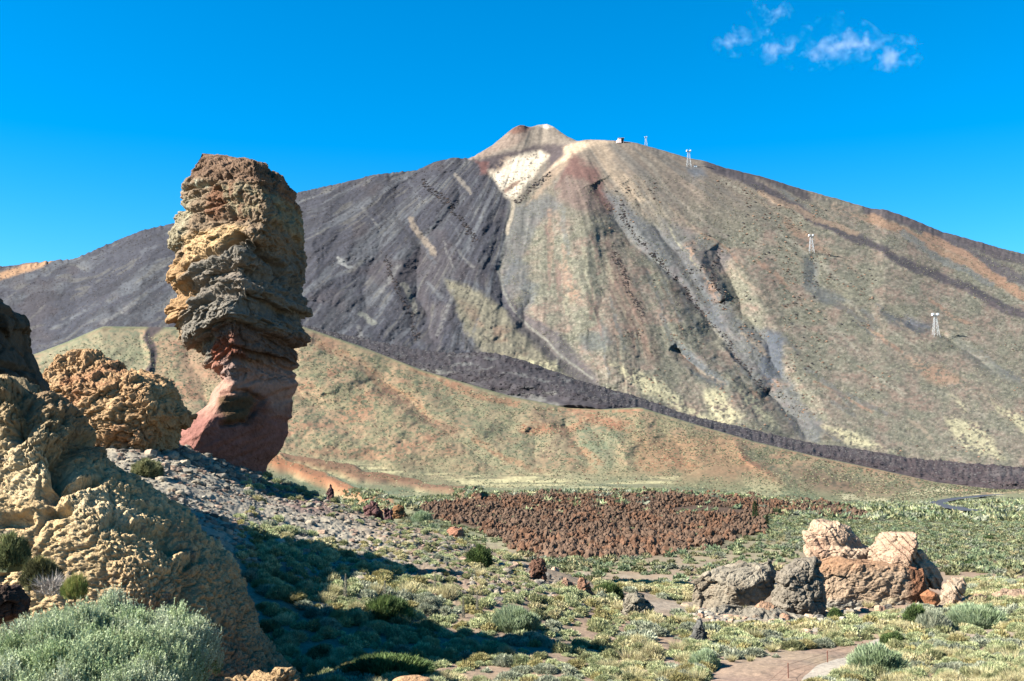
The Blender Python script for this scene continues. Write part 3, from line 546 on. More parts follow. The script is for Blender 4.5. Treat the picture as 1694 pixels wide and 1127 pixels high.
def cin_d(Q, X, Y):
    d = np.zeros(len(Q)); yq = Y + 0.12 * (X - 400) * -1
    wv = 10 * fbm(X / 40, Y / 30, s=301, o=3)
    for yc, wd, am in [(318, 5, -0.75), (392, 9, -0.5), (446, 8, 0.6), (474, 9, -0.9), (512, 7, -0.4), (540, 8, 0.35), (562, 6, -0.7), (590, 7, 0.3), (612, 9, -0.5), (690, 8, -0.35)]:
        yy = yc + 0.38 * np.abs(X - 415) - 16 + wv; d += am * np.exp(-((Y - yy) / wd) ** 2)
    mid = sstep(430, 470, Y) * (1 - sstep(600, 640, Y)); low = sstep(590, 650, Y); top = 1 - sstep(430, 470, Y)
    L = Y - 0.4 * np.abs(X - 418) + 8 * fbm(X / 30, Y / 30, s=303, o=3)
    d += mid * 0.38 * np.tanh(3 * noise(L / 9.0, 3.3, s=305)) + mid * 0.2 * noise(L / 3.4, 1.3, s=306)
    V = X + 5 * fbm(X / 20, Y / 25, s=307, o=2)
    blk = pmask(X, Y, [(380, 325), (500, 345), (500, 430), (390, 400)], 8)
    d += blk * -0.35 * (1 - sstep(0, 0.35, np.abs(noise(V / 13.0, Y / 60, s=309))))
    d += low * 0.18 * noise((Y + 0.5 * (X - 400)) / 7.0, X / 60, s=311)
    for pl, wd, am in [([(308, 452), (360, 438), (398, 434), (424, 414), (450, 432), (480, 462)], 6, -1.9), ([(330, 490), (380, 470), (430, 462), (470, 480)], 4, -0.9), ([(345, 520), (400, 500), (440, 506), (490, 530)], 4, -0.8), ([(360, 560), (400, 545), (440, 552)], 4, -0.9), ([(365, 596), (400, 580), (440, 590), (480, 600)], 5, -0.9), ([(310, 318), (345, 316), (376, 320), (378, 300)], 4, -1.2), ([(296, 345), (330, 362), (400, 352)], 4, -0.8), ([(380, 655), (420, 650), (445, 665), (430, 700), (395, 705)], 4, -0.7)]:
        dd, _, _ = dline(X + 3 * fbm(X / 10, Y / 10, s=313, o=2), Y + 3 * fbm(X / 10, Y / 10, s=314, o=2), pl); d += am * np.exp(-(dd / wd) ** 2)
    # hollow under the overhang on the left
    d += -1.3 * pmask(X, Y, [(300, 470), (345, 480), (330, 530), (290, 520)], 10) - 0.8 * pmask(X, Y, [(360, 380), (420, 350), (470, 385), (440, 405)], 10)
    return d
def rough_top(Q, X, Y):
    w_ = 1 - 0.9 * sstep(600, 650, Y)
    return w_ * (0.55 * fbm(Q[:, 0] * 0.45, Q[:, 1] * 0.45, Q[:, 2] * 0.6, s=321, o=5) + D_cell(0.34, 0.7, 323, 1.3)(Q, X, Y) + D_cell(0.14, 2.0, 325)(Q, X, Y) + 0.12 * fbm(Q[:, 0] * 3.4, Q[:, 1] * 3.4, Q[:, 2] * 4, s=327, o=4)) + (1 - w_) * 0.5 * fbm(Q[:, 0] * 0.35, Q[:, 1] * 0.35, Q[:, 2] * 0.35, s=329, o=4)
band = lambda X, Y, a, b, s=6, tilt=0.12: sstep(a - s, a + s, Y - tilt * (X - 400)) * (1 - sstep(b - s, b + s, Y - tilt * (X - 400)))
ccol = colfun((158, 132, 102), [
    ((140, 108, 82), lambda Q, X, Y, d, n, n2: band(X, Y, 200, 318, 6, 0.25)),
    ((158, 120, 92), lambda Q, X, Y, d, n, n2: band(X, Y, 200, 318, 6, 0.25) * sstep(0.0, 0.4, n)),
    ((190, 186, 160), lambda Q, X, Y, d, n, n2: band(X, Y, 310, 322, 3, 0.02) * sstep(-0.1, 0.2, n2) * (X < 385)),
    ((150, 104, 72), lambda Q, X, Y, d, n, n2: band(X, Y, 322, 385) * sstep(-0.2, 0.2, n)),
    ((178, 164, 130), lambda Q, X, Y, d, n, n2: pmask(X, Y, [(270, 330), (330, 335), (320, 400), (275, 430)], 8)),
    ((166, 148, 112), lambda Q, X, Y, d, n, n2: pmask(X, Y, [(385, 325), (450, 330), (505, 350), (505, 400), (440, 385), (400, 370)], 7) * sstep(-0.4, 0.1, n2 + n)),
    ((214, 174, 118), lambda Q, X, Y, d, n, n2: pmask(X, Y, [(315, 400), (400, 388), (440, 400), (380, 432), (312, 445)], 7)),
    ((196, 152, 98), lambda Q, X, Y, d, n, n2: pmask(X, Y, [(260, 440), (312, 430), (312, 520), (300, 560), (260, 540)], 8)),
    ((136, 127, 113), lambda Q, X, Y, d, n, n2: pmask(X, Y, [(330, 455), (420, 425), (520, 440), (520, 600), (360, 600), (310, 560), (320, 500)], 8)),
    ((156, 140, 122), lambda Q, X, Y, d, n, n2: pmask(X, Y, [(340, 470), (460, 440), (510, 520), (350, 500)], 10) * sstep(-0.1, 0.3, n)),
    ((168, 88, 54), lambda Q, X, Y, d, n, n2: pmask(X, Y, [(372, 575), (420, 562), (430, 600), (380, 625), (360, 620)], 6)),
    ((128, 92, 76), lambda Q, X, Y, d, n, n2: pmask(X, Y, [(365, 560), (400, 548), (520, 560), (520, 620), (430, 600), (380, 572)], 6) * 0.7),
    ((198, 146, 122), lambda Q, X, Y, d, n, n2: sstep(596, 616, Y)),
    ((166, 108, 94), lambda Q, X, Y, d, n, n2: sstep(675, 700, Y)),
    ((150, 92, 72), lambda Q, X, Y, d, n, n2: sstep(640, 680, Y) * sstep(-0.1, 0.4, n)),
    ((112, 84, 52), lambda Q, X, Y, d, n, n2: pmask(X, Y, [(380, 660), (440, 655), (430, 700), (400, 705)], 8)),
    ((150, 128, 118), lambda Q, X, Y, d, n, n2: pmask(X, Y, [(380, 595), (420, 595), (410, 640), (385, 625)], 8) * 0.7)], seed=331, sc=0.5)
rock('rock_pillar', cin, 90, 'tall leaning rock pillar with a red base and yellow brown top on the ridge', 'rock pillar', crid, dr=1.25, nr=640, nc=720, e=1.55, disp=((lambda Q, X, Y: 0.6 * cin_d(Q, X, Y)), (lambda Q, X, Y: 0.75 * rough_top(Q, X, Y)), (lambda Q, X, Y: D_cell(0.07, 4.5, 337)(Q, X, Y) * (1 - 0.75 * sstep(600, 640, Y)))), color=ccol, cap=0.06)
# --- big yellow foreground outcrop (runs out of frame to the left and below)
big = [(-420, 430), (-120, 520), (-50, 612), (0, 634), (60, 632), (90, 655), (128, 684), (150, 720), (172, 762), (186, 776), (204, 780), (232, 802), (262, 828), (300, 852), (330, 886), (346, 902), (372, 926), (384, 960), (402, 1002), (420, 1050), (445, 1090), (490, 1120), (520, 1330), (-600, 1330)]
brid = [(-60, 560), (10, 640), (90, 700), (130, 760), (200, 800), (262, 850), (316, 890), (338, 950), (345, 1010), (335, 1060), (320, 1120), (310, 1330)]
def big_d(Q, X, Y):
    d = 0.32 * fbm(Q[:, 0] * 0.3, Q[:, 1] * 0.3, Q[:, 2] * 0.45, s=341, o=4)
    for pl, wd, am in [([(150, 700), (145, 780), (150, 800), (190, 790)], 9, -0.6), ([(60, 640), (90, 690), (80, 720)], 12, -0.6), ([(128, 745), (160, 790), (140, 810)], 10, -0.5), ([(-60, 830), (60, 800), (150, 815)], 12, -0.15), ([(90, 930), (130, 880), (150, 820)], 6, -0.18), ([(240, 850), (300, 880), (320, 900)], 8, -0.4), ([(80, 850), (115, 850)], 10, -0.45), ([(150, 838), (175, 836)], 7, -0.4), ([(345, 920), (352, 1000)], 7, -0.4)]:
        dd, _, _ = dline(X + 4 * fbm(X / 12, Y / 12, s=343, o=2), Y, pl); d += am * np.exp(-(dd / wd) ** 2)
    topk = 1 - sstep(690, 740, Y - 0.35 * (X - 60))
    rgt = sstep(0, 60, X - np.interp(Y, [p[1] for p in brid], [p[0] for p in brid]) + 60)
    return d + (0.15 + 0.85 * topk) * D_cell(0.15, 0.9, 345)(Q, X, Y) + (0.03 + 0.10 * rgt + 0.06 * topk) * D_cell(0.6, 3.0, 347, crack=0.9)(Q, X, Y) + D_pits(0.10, 1.5, 349, 0.24)(Q, X, Y) + D_pits(0.07, 3.7, 350, 0.3)(Q, X, Y) + D_cell(0.04, 0.55, 352, crack=1.8, warp=0.6)(Q, X, Y) + 0.045 * fbm(Q[:, 0] * 3, Q[:, 1] * 3, Q[:, 2] * 4, s=351, o=6, ridge=True) + 0.05 * D_cell(0.9, 8.0, 354, crack=0.9)(Q, X, Y) + 0.03 * fbm(Q[:, 0] * 14, Q[:, 1] * 14, Q[:, 2] * 14, s=353, o=3)
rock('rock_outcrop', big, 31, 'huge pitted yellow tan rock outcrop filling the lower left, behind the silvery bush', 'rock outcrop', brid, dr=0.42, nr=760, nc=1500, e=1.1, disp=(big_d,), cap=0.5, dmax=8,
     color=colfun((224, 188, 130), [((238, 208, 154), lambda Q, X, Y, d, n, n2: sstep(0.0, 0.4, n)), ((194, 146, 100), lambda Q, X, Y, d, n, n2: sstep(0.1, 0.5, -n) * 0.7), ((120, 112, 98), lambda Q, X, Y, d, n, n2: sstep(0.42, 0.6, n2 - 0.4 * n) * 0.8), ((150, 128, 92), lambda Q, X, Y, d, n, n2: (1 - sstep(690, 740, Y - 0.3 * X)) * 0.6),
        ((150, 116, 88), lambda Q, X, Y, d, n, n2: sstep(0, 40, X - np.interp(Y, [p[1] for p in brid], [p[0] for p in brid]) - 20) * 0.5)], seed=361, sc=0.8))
# --- knobbly orange boulder behind it
kn = [(72, 640), (78, 612), (100, 590), (122, 578), (152, 577), (172, 590), (196, 598), (214, 618), (240, 622), (262, 626), (284, 640), (288, 662), (302, 680), (305, 690), (288, 708), (276, 760), (100, 780), (60, 720), (62, 680)]
def kn_d(Q, X, Y): return D_cell(0.30, 0.8, 371)(Q, X, Y) + D_cell(0.17, 1.7, 373)(Q, X, Y) + D_cell(0.08, 3.6, 374)(Q, X, Y) + 0.3 * fbm(Q[:, 0], Q[:, 1], Q[:, 2], s=375, o=4)
rock('rock_boulder', kn, 78, 'knobbly cracked orange boulder between the yellow outcrop and the leaning pillar', 'boulder', [(180, 570), (250, 650), (280, 700), (290, 780)], dr=0.8, nr=340, nc=620, e=0.95, disp=(kn_d,),
     color=colfun((208, 162, 108), [((222, 180, 124), lambda Q, X, Y, d, n, n2: sstep(0, 0.4, n)), ((184, 122, 78), lambda Q, X, Y, d, n, n2: sstep(0.05, 0.4, -n) * 0.8), ((142, 120, 90), lambda Q, X, Y, d, n, n2: sstep(0.3, 0.5, n2) * 0.6)], seed=377, sc=0.6))
# --- dark tower rock on the left edge, the off-frame rock beside it (they cast the two long shadows)
tw = [(-330, 480), (-220, 340), (-160, 290), (-105, 290), (-60, 410), (-30, 485), (0, 508), (22, 514), (32, 528), (33, 545), (26, 566), (34, 590), (46, 614), (58, 636), (66, 700), (-420, 760), (-380, 560)]
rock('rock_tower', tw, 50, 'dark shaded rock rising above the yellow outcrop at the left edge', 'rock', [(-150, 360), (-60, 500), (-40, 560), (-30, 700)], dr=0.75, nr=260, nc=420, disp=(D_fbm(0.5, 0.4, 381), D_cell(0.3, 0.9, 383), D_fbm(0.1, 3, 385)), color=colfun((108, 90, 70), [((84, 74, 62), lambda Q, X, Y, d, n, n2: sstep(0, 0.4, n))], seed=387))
tw2 = [(-560, 480), (-440, 250), (-360, 190), (-300, 165), (-200, 170), (-170, 250), (-150, 420), (-110, 620), (-90, 900), (-700, 900)]
rock('rock_crag', tw2, 36.5, 'tall brown crag beyond the left edge of the frame', 'rock', None, dmax=6, dr=1.0, nr=160, nc=200, disp=(D_fbm(0.6, 0.35, 391), D_cell(0.3, 0.8, 393)), color=colfun((170, 136, 92), [], seed=397))
rock('rock_shoulder', [(-460, 540), (-330, 480), (-200, 470), (-120, 495), (-84, 530), (-70, 640), (-60, 900), (-500, 900)], 43.8, 'unseen brown rock added between the crag and the dark tower to fill out their shadow', 'rock', None, dr=1.4, nr=120, nc=160, dmax=5, cap=0.08, disp=(D_fbm(0.5, 0.4, 395),), color=colfun((170, 136, 92), [], seed=398))  # unseen rock, added to narrow the lit gap between the two shadows
# --- lit lumps at the bottom edge
rock('rock_lump', [(440, 1127), (452, 1116), (458, 1106), (470, 1110), (484, 1104), (486, 1122), (496, 1160), (520, 1260), (350, 1260), (380, 1130), (400, 1120), (425, 1122)], 22, 'small knobbly lit rock at the bottom edge beside the silvery bush', 'rock', None, dr=0.9, nr=150, nc=260, disp=(D_cell(0.1, 4, 401), D_cell(0.05, 10, 402), D_fbm(0.05, 5, 403)), color=colfun((196, 158, 106), [], seed=405, sc=2))
rock('flat_rock', [(652, 1124), (660, 1119), (690, 1117), (712, 1121), (722, 1135), (740, 1200), (630, 1200), (640, 1140)], 25, 'smooth tan rock top showing at the bottom edge below the shadow', 'rock', None, dr=0.9, nr=80, nc=140, e=0.9, disp=(D_fbm(0.05, 3, 411),), color=colfun((206, 158, 108), [], seed=415, sc=2))
# --- the rock group on the right
grey = lambda s: colfun((172, 160, 138), [((150, 140, 122), lambda Q, X, Y, d, n, n2: sstep(0, 0.4, n)), ((152, 138, 116), lambda Q, X, Y, d, n, n2: sstep(0.1, 0.4, -n)), ((128, 96, 72), lambda Q, X, Y, d, n, n2: sstep(0.35, 0.55, n2) * 0.5)], seed=s, sc=0.8)
pink = lambda s: colfun((214, 178, 144), [((196, 154, 124), lambda Q, X, Y, d, n, n2: sstep(0, 0.4, n)), ((176, 166, 142), lambda Q, X, Y, d, n, n2: sstep(0.1, 0.4, -n) * 0.7)], seed=s, sc=0.8)
gdisp = lambda s, k=1.0: (D_fbm(0.3 * k, 0.6, s), D_cell(0.13 * k, 0.8, s + 2), D_cell(0.06 * k, 2.4, s + 4), D_fbm(0.09 * k, 3, s + 6, 5), D_cell(0.02 * k, 8, s + 5))
def slab(s): 
    def f(Q, X, Y):
        L = X - 0.75 * (Y - 900) + 4 * fbm(X / 20, Y / 20, s=s, o=2); v = noise(L / 12.0, s * 1.1, s=s); return -0.13 * (1 - sstep(0, 0.16, np.abs(v))) + 0.07 * noise(L / 5, 2.2, s=s + 1)
    return f
R1 = dict(nr=240, nc=360, cuts=9, pct=82, cap=0.12, e=1.05)
rock('grey_rock', [(1142, 985), (1150, 960), (1172, 945), (1200, 936), (1240, 935), (1268, 930), (1290, 916), (1302, 924), (1300, 950), (1280, 975), (1262, 990), (1270, 1010), (1268, 1040), (1150, 1040), (1146, 1010)], 63, 'rounded grey rock hump on the left of the right hand rock group', 'rock', [(1240, 920), (1256, 980), (1250, 1040)], dr=0.7, disp=gdisp(421), color=grey(423), **R1)
rock('grey_rock', [(1268, 985), (1280, 960), (1300, 940), (1318, 922), (1340, 918), (1358, 930), (1362, 950), (1356, 978), (1366, 1000), (1364, 1024), (1340, 1034), (1290, 1040), (1262, 1030), (1262, 1000)], 61, 'tall dark grey rock with a deep shaded hollow, middle of the right hand rock group', 'rock', [(1322, 915), (1336, 960), (1335, 1030)], dr=0.9, disp=gdisp(431, 1.2), color=colfun((150, 138, 120), [((124, 116, 104), lambda Q, X, Y, d, n, n2: sstep(0, 0.4, n))], seed=433, sc=0.8), **R1)
rock('rubble_shelf', [(1122, 1034), (1146, 1008), (1200, 1000), (1262, 1004), (1330, 1020), (1372, 1034), (1384, 1048), (1340, 1062), (1150, 1066), (1120, 1050)], 58.6, 'low crumbly grey shelf in front of the grey rocks on the right', 'rock', None, dr=0.35, e=0.9, cap=0.5, nr=120, nc=400, disp=gdisp(425, 0.9), color=grey(427))
rock('pink_rock_slab', [(1329, 880), (1344, 860), (1360, 858), (1388, 862), (1406, 872), (1420, 890), (1426, 903), (1440, 906), (1452, 915), (1450, 940), (1340, 945), (1332, 920)], 68, 'jagged tilted pink slab, upper left of the right hand rock group', 'rock', [(1350, 858), (1400, 900), (1420, 940)], dr=0.6, disp=gdisp(441, 0.6) + (slab(443),), color=pink(445), nr=240, nc=360, cap=0.1, e=1.2)
rock('pink_rock_slab', [(1440, 905), (1452, 884), (1460, 880), (1478, 884), (1511, 880), (1517, 900), (1513, 922), (1500, 938), (1494, 960), (1436, 955), (1436, 925)], 66, 'pointed pink slab with a black shaded right face on the right hand rock group', 'rock', [(1508, 879), (1492, 915), (1484, 955)], dr=1.1, disp=gdisp(451, 0.5) + (slab(453),), color=pink(455), nr=240, nc=360, cap=0.06, e=1.7)
rock('brown_rock', [(1335, 925), (1350, 918), (1400, 922), (1450, 930), (1490, 930), (1540, 940), (1560, 965), (1572, 990), (1560, 1008), (1500, 1014), (1430, 1030), (1352, 1034), (1345, 990)], 65, 'broad tan and grey rock base under the two pink slabs', 'rock', [(1400, 920), (1460, 960), (1480, 1030)], dr=0.45, disp=gdisp(461, 0.7), e=0.9,
     color=colfun((190, 160, 128), [((168, 160, 144), lambda Q, X, Y, d, n, n2: sstep(985, 1000, Y + 8 * n)), ((176, 128, 88), lambda Q, X, Y, d, n, n2: (1 - sstep(925, 945, Y)) * 0.8), ((146, 98, 66), lambda Q, X, Y, d, n, n2: sstep(1480, 1500, X) * sstep(0, 0.2, n + 0.2)), ((196, 176, 140), lambda Q, X, Y, d, n, n2: pmask(X, Y, [(1440, 990), (1475, 980), (1460, 1020), (1430, 1020)], 5))], seed=463, sc=0.8), nr=240, nc=460, cuts=10, pct=84, cap=0.12)
rock('pink_rock_slab', [(1490, 930), (1510, 912), (1524, 908), (1535, 925), (1550, 935), (1560, 955), (1556, 975), (1520, 970), (1492, 955)], 65.5, 'leaning striped pink slab right of the shaded pointed slab', 'rock', None, dr=0.6, disp=gdisp(471, 0.5) + (slab(473),), color=pink(475), cap=0.1, nr=160, nc=220)
rock('pink_boulder', [(1558, 975), (1562, 960), (1576, 955), (1592, 956), (1597, 970), (1590, 990), (1578, 1002), (1555, 1002)], 63, 'split pink boulder at the right end of the rock group', 'boulder', None, dr=0.8, disp=gdisp(481, 0.35) + (slab(483),), color=pink(485), cuts=6, nr=130, nc=180)
rock('orange_boulder', [(1522, 985), (1535, 975), (1552, 983), (1556, 994), (1545, 1004), (1530, 1000)], 62, 'rusty orange boulder wedged at the foot of the tan rock base', 'boulder', None, dr=0.8, disp=gdisp(491, 0.2), color=colfun((182, 118, 72), [], seed=493), nr=100, nc=140)
rock('pink_boulder', [(1246, 1005), (1258, 994), (1276, 996), (1288, 1008), (1288, 1022), (1276, 1032), (1262, 1026), (1248, 1018)], 58.5, 'round pinkish boulder resting against the grey rocks', 'boulder', None, dr=0.8, e=1.0, disp=gdisp(501, 0.2), color=colfun((196, 152, 116), [], seed=503), nr=110, nc=160, cuts=7, cap=0.15)
rock('pink_boulder', [(1290, 1020), (1296, 1014), (1306, 1018), (1310, 1030), (1304, 1040), (1290, 1038)], 58, 'small tan boulder in the shade under the dark grey rock', 'boulder', None, dr=0.8, e=1.0, disp=gdisp(511, 0.12), color=colfun((184, 140, 108), [], seed=513), nr=80, nc=110)
for pl, Yv, lab, c, nm in [
    ([(1028, 1004), (1034, 986), (1052, 978), (1070, 982), (1080, 994), (1082, 1010), (1086, 1022), (1050, 1026), (1026, 1018)], 57, 'round grey dome shaped boulder beside the sandy clearing', (152, 142, 122), 'dome_boulder'),
    ([(1141, 1056), (1146, 1036), (1156, 1026), (1168, 1032), (1172, 1048), (1164, 1060), (1140, 1064)], 49, 'small pointed grey boulder at the lower edge of the sandy clearing', (120, 118, 112), 'grey_boulder'),
    ([(870, 950), (880, 930), (892, 920), (904, 922), (906, 950), (904, 966), (874, 962)], 66, 'pointed reddish brown rock standing by the edge of the lava field', (142, 100, 78), 'pointed_rock'),
    ([(924, 978), (928, 958), (936, 955), (948, 966), (952, 982), (926, 984)], 63, 'left rock of the small pink pair below the lava field', (176, 136, 110), 'pink_rock'),
    ([(948, 980), (956, 960), (964, 955), (976, 966), (985, 982), (955, 988)], 62, 'right pointed rock of the small pink pair below the lava field', (186, 134, 102), 'pink_rock'),
    ([(734, 886), (742, 874), (756, 871), (768, 876), (772, 886), (760, 892), (738, 892)], 71, 'low rounded orange boulder on the slope below the green round bush', (186, 128, 96), 'orange_boulder'),
    ([(538, 828), (542, 808), (546, 800), (551, 806), (552, 820), (552, 832), (536, 834)], 80, 'thin dark purple rock spike on the ridge', (112, 76, 74), 'rock_spike'),
    ([(602, 850), (604, 834), (612, 829), (622, 834), (632, 848), (634, 858), (612, 860)], 77, 'smooth leaning purple boulder on the ridge', (128, 88, 84), 'purple_boulder'),
    ([(634, 858), (636, 842), (642, 838), (648, 844), (651, 862), (636, 864)], 76.5, 'narrow upright purple rock beside the leaning purple boulder', (112, 78, 78), 'purple_rock'),
    ([(648, 852), (652, 838), (660, 834), (668, 840), (674, 858), (660, 860), (648, 860)], 76, 'brown rock with a shaded hollow on the ridge left of the round green bush', (156, 110, 64), 'brown_rock'),
    ([(790, 915), (800, 908), (806, 914), (808, 922), (794, 926)], 68, 'little pale rock beside the dark leafy bush on the slope', (178, 160, 140), 'pale_rock'),
    ([(190, 724), (196, 716), (212, 713), (228, 718), (232, 726), (196, 728)], 72, 'flat pale rock at the foot of the knobbly orange boulder', (196, 184, 156), 'pale_rock'),
    ([(1600, 990), (1612, 982), (1630, 984), (1640, 996), (1636, 1004), (1602, 1002)], 64, 'low tan rock to the right of the split pink boulder', (188, 154, 122), 'tan_rock'),
    ([(1640, 985), (1660, 976), (1690, 974), (1720, 984), (1720, 1000), (1650, 1000)], 68, 'broad tan rock at the right edge of the photo', (192, 158, 128), 'tan_rock'),
    ([(-20, 1010), (-10, 978), (10, 968), (26, 974), (40, 992), (38, 1012), (-20, 1024)], 13, 'dark brown boulder at the left edge above the silvery bush', (96, 70, 56), 'brown_boulder')]:
    hpx = max(p[1] for p in pl); hh = hpx - min(p[1] for p in pl); xs_ = [p[0] for p in pl]
    g = ground_px(sum(xs_) / len(xs_), hpx - 0.12 * hh) if nm != 'brown_boulder' else at(10, 1010, Yv)
    pl2 = [(a, b if b < hpx - 0.2 * hh else b + 0.25 * hh) for a, b in pl]; sz = hh * g[1] / F; k = sz / 1.6
    rock(nm, pl2, float(g[1]), lab, 'boulder' if 'boulder' in nm else 'rock', None, dr=0.85, e=1.1, cuts=7, nr=90, nc=130, disp=(D_fbm(0.28 * k, 0.9 / k, hpx), D_cell(0.16 * k, 1.6 / k, hpx + 3), D_cell(0.05 * k, 5 / k, hpx + 5)), color=colfun(c, [(tuple(int(v * 0.8) for v in c), lambda Q, X, Y, d, n, n2: sstep(0, 0.4, n))], seed=hpx, sc=1 / k))
# ------------------------------------------------------------------ plants, rubble, lava blocks
def ico(sub):
    import bmesh
    b = bmesh.new(); bmesh.ops.create_icosphere(b, subdivisions=sub, radius=1); v = np.array([x.co[:] for x in b.verts]); f = np.array([[q.index for q in x.verts] for x in b.faces]); b.free(); return v, f
ICO = {k: ico(k) for k in (1, 2, 3, 4)}
def norm(v): return v / (np.linalg.norm(v, axis=-1, keepdims=True) + 1e-9)
def shrub_geo(seed, n, style, cols, leaf=0.14, wd=0.035, sub=2, core=True, hgt=0.75):
    """cushion / broom / grass / twig: blades standing out of an uneven dome (radius 1). returns V, tris, colours"""
    r = np.random.default_rng(seed); cols = np.array([lin(c) for c in cols])
    if style in ('cushion', 'broom'):
        d = norm(r.normal(size=(n, 3))); d[:, 2] = np.abs(d[:, 2]); 
        rad = 0.78 + 0.26 * fbm(d[:, 0] * 2.2 + seed, d[:, 1] * 2.2, d[:, 2] * 2.2, s=seed, o=3) + 0.12 * fbm(d[:, 0] * 7, d[:, 1] * 7, d[:, 2] * 7, s=seed + 3, o=2)
        rad = rad * (1 - 0.22 * r.random(n) ** 2); b = d * rad[:, None] * (1, 1, hgt)
        g = norm(d + r.normal(size=(n, 3)) * (0.5 if style == 'cushion' else 0.28) + (0, 0, 0.45 if style == 'cushion' else 1.3))
        L = leaf * (0.6 + 0.8 * r.random(n)); W = wd * (0.6 + 0.8 * r.random(n))
    elif style == 'grass':
        a = r.random(n) * 6.283; b = np.stack([np.cos(a), np.sin(a), a * 0], -1) * (0.25 * r.random(n))[:, None]
        g = norm(np.stack([np.cos(a), np.sin(a), a * 0], -1) * (0.2 + 0.9 * r.random(n))[:, None] + (0, 0, 1.1)); L = 0.6 + 0.5 * r.random(n); W = wd * np.ones(n)
    else:
        a = r.random(n) * 6.283; e = 0.3 + r.random(n) * 1.1; b = np.stack([np.cos(a), np.sin(a), a * 0], -1) * (0.5 * r.random(n))[:, None] + np.stack([a * 0, a * 0, 0.5 * r.random(n)], -1)
        g = norm(np.stack([np.cos(a) * np.cos(e), np.sin(a) * np.cos(e), np.sin(e)], -1) + r.normal(size=(n, 3)) * 0.25); L = 0.25 + 0.4 * r.random(n); W = wd * np.ones(n)
    s = norm(np.cross(g, r.normal(size=(n, 3)))) * W[:, None]
    V = np.stack([b - s, b + s, b + g * L[:, None]], 1).reshape(-1, 3); T = np.arange(3 * n).reshape(-1, 3); cols = np.minimum(cols * 1.55, 0.95)
    patch = sstep(-0.25, 0.25, fbm(b[:, 0] * 2.5, b[:, 1] * 2.5, b[:, 2] * 2.5 + 1, s=seed + 7, o=2)); ci = np.clip((patch * 0.7 + r.random(n) * 0.45) * len(cols), 0, len(cols) - 1).astype(int)
    c = np.repeat(cols[ci] * (0.8 + 0.4 * r.random(n))[:, None], 3, 0)
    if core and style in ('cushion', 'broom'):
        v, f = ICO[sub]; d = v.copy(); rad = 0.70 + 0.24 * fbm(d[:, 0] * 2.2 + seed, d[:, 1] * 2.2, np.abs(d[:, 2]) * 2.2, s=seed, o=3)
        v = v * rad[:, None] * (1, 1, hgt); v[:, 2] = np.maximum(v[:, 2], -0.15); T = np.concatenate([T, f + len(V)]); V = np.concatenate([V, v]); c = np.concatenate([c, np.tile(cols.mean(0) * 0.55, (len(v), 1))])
    return V.astype(np.float32), T, c
PAL = {'pale': [(178, 184, 128), (196, 194, 140), (156, 166, 112)], 'olive': [(146, 148, 96), (166, 164, 112), (122, 128, 82)], 'grey': [(154, 160, 130), (136, 144, 116), (172, 174, 144)],
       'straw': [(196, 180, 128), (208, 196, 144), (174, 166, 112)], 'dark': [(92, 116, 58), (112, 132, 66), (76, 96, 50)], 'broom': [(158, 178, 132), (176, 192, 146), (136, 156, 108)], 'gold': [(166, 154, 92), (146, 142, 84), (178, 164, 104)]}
def rock_geo(seed, sub, rough=0.5, flat=0.75):
    v, f = ICO[sub]; r = np.random.default_rng(seed); v = v.copy()
    for k in range(9):                                                   # plane cuts give broken faces
        nrm = norm(r.normal(size=3)); h = 0.55 + 0.3 * r.random(); dd = v @ nrm; v = v - np.maximum(0, dd - h)[:, None] * nrm
    v = v * (1 + rough * 0.35 * fbm(v[:, 0] * 2 + seed, v[:, 1] * 2, v[:, 2] * 2, s=seed, o=3))[:, None]
    return (v * (1, 0.7 + 0.5 * r.random(), flat * (0.7 + 0.6 * r.random()))).astype(np.float32), f
def merge(geos, which, pos, scl, rot, tint=None, tilt=None):
    Vs, Ts, Cs = [], [], []; off = 0
    for g in range(len(geos)):
        idx = np.nonzero(which == g)[0]
        if not len(idx): continue
        V, T, C = geos[g]; ca, sa = np.cos(rot[idx]), np.sin(rot[idx]); S = scl[idx]
        S = S if S.ndim == 2 else np.stack([S, S, S], -1)
        v = V[None] * S[:, None, :]; x_ = v[..., 0] * ca[:, None] - v[..., 1] * sa[:, None]; y_ = v[..., 0] * sa[:, None] + v[..., 1] * ca[:, None]
        v = np.stack([x_, y_, v[..., 2]], -1) + pos[idx][:, None, :]
        Ts.append((T[None] + (np.arange(len(idx)) * len(V))[:, None, None]).reshape(-1, 3) + off); Vs.append(v.reshape(-1, 3)); off += len(idx) * len(V)
        c = np.broadcast_to(C[None], (len(idx),) + C.shape)
        if tint is not None: c = c * tint[idx][:, None, :] if tint.ndim == 2 else c * tint[idx][:, None, None]
        Cs.append(c.reshape(-1, 3))
    return np.concatenate(Vs), np.concatenate(Ts), np.concatenate(Cs)
UC = U; GS = [None] * NC
def gz(xw, yw):
    j = min(max(int(np.searchsorted(UC, xw / yw)), 1), NC - 1)
    if UC[j] - xw / yw > xw / yw - UC[j - 1]: j -= 1
    if GS[j] is None:
        o = np.argsort(GP[:, j, 1]); GS[j] = (GP[o, j, 1], GP[o, j, 2])
    return float(np.interp(yw, *GS[j]))
def gnd(pts): return np.array([[a, b, gz(a, b)] for a, b in pts])
hull = []   # places kept clear: (px polygon)
CLEAR = [[(1040, 1000), (1120, 990), (1180, 1000), (1250, 1035), (1150, 1030), (1130, 1018), (1060, 1012)], [(1180, 1096), (1300, 1082), (1390, 1068), (1460, 1052), (1480, 1062), (1420, 1095), (1350, 1130), (1350, 1160), (1150, 1160)], [(1100, 1050), (1130, 1060), (1110, 1100), (1080, 1080)], [(895, 1020), (960, 1040), (1000, 1060), (930, 1050)]]
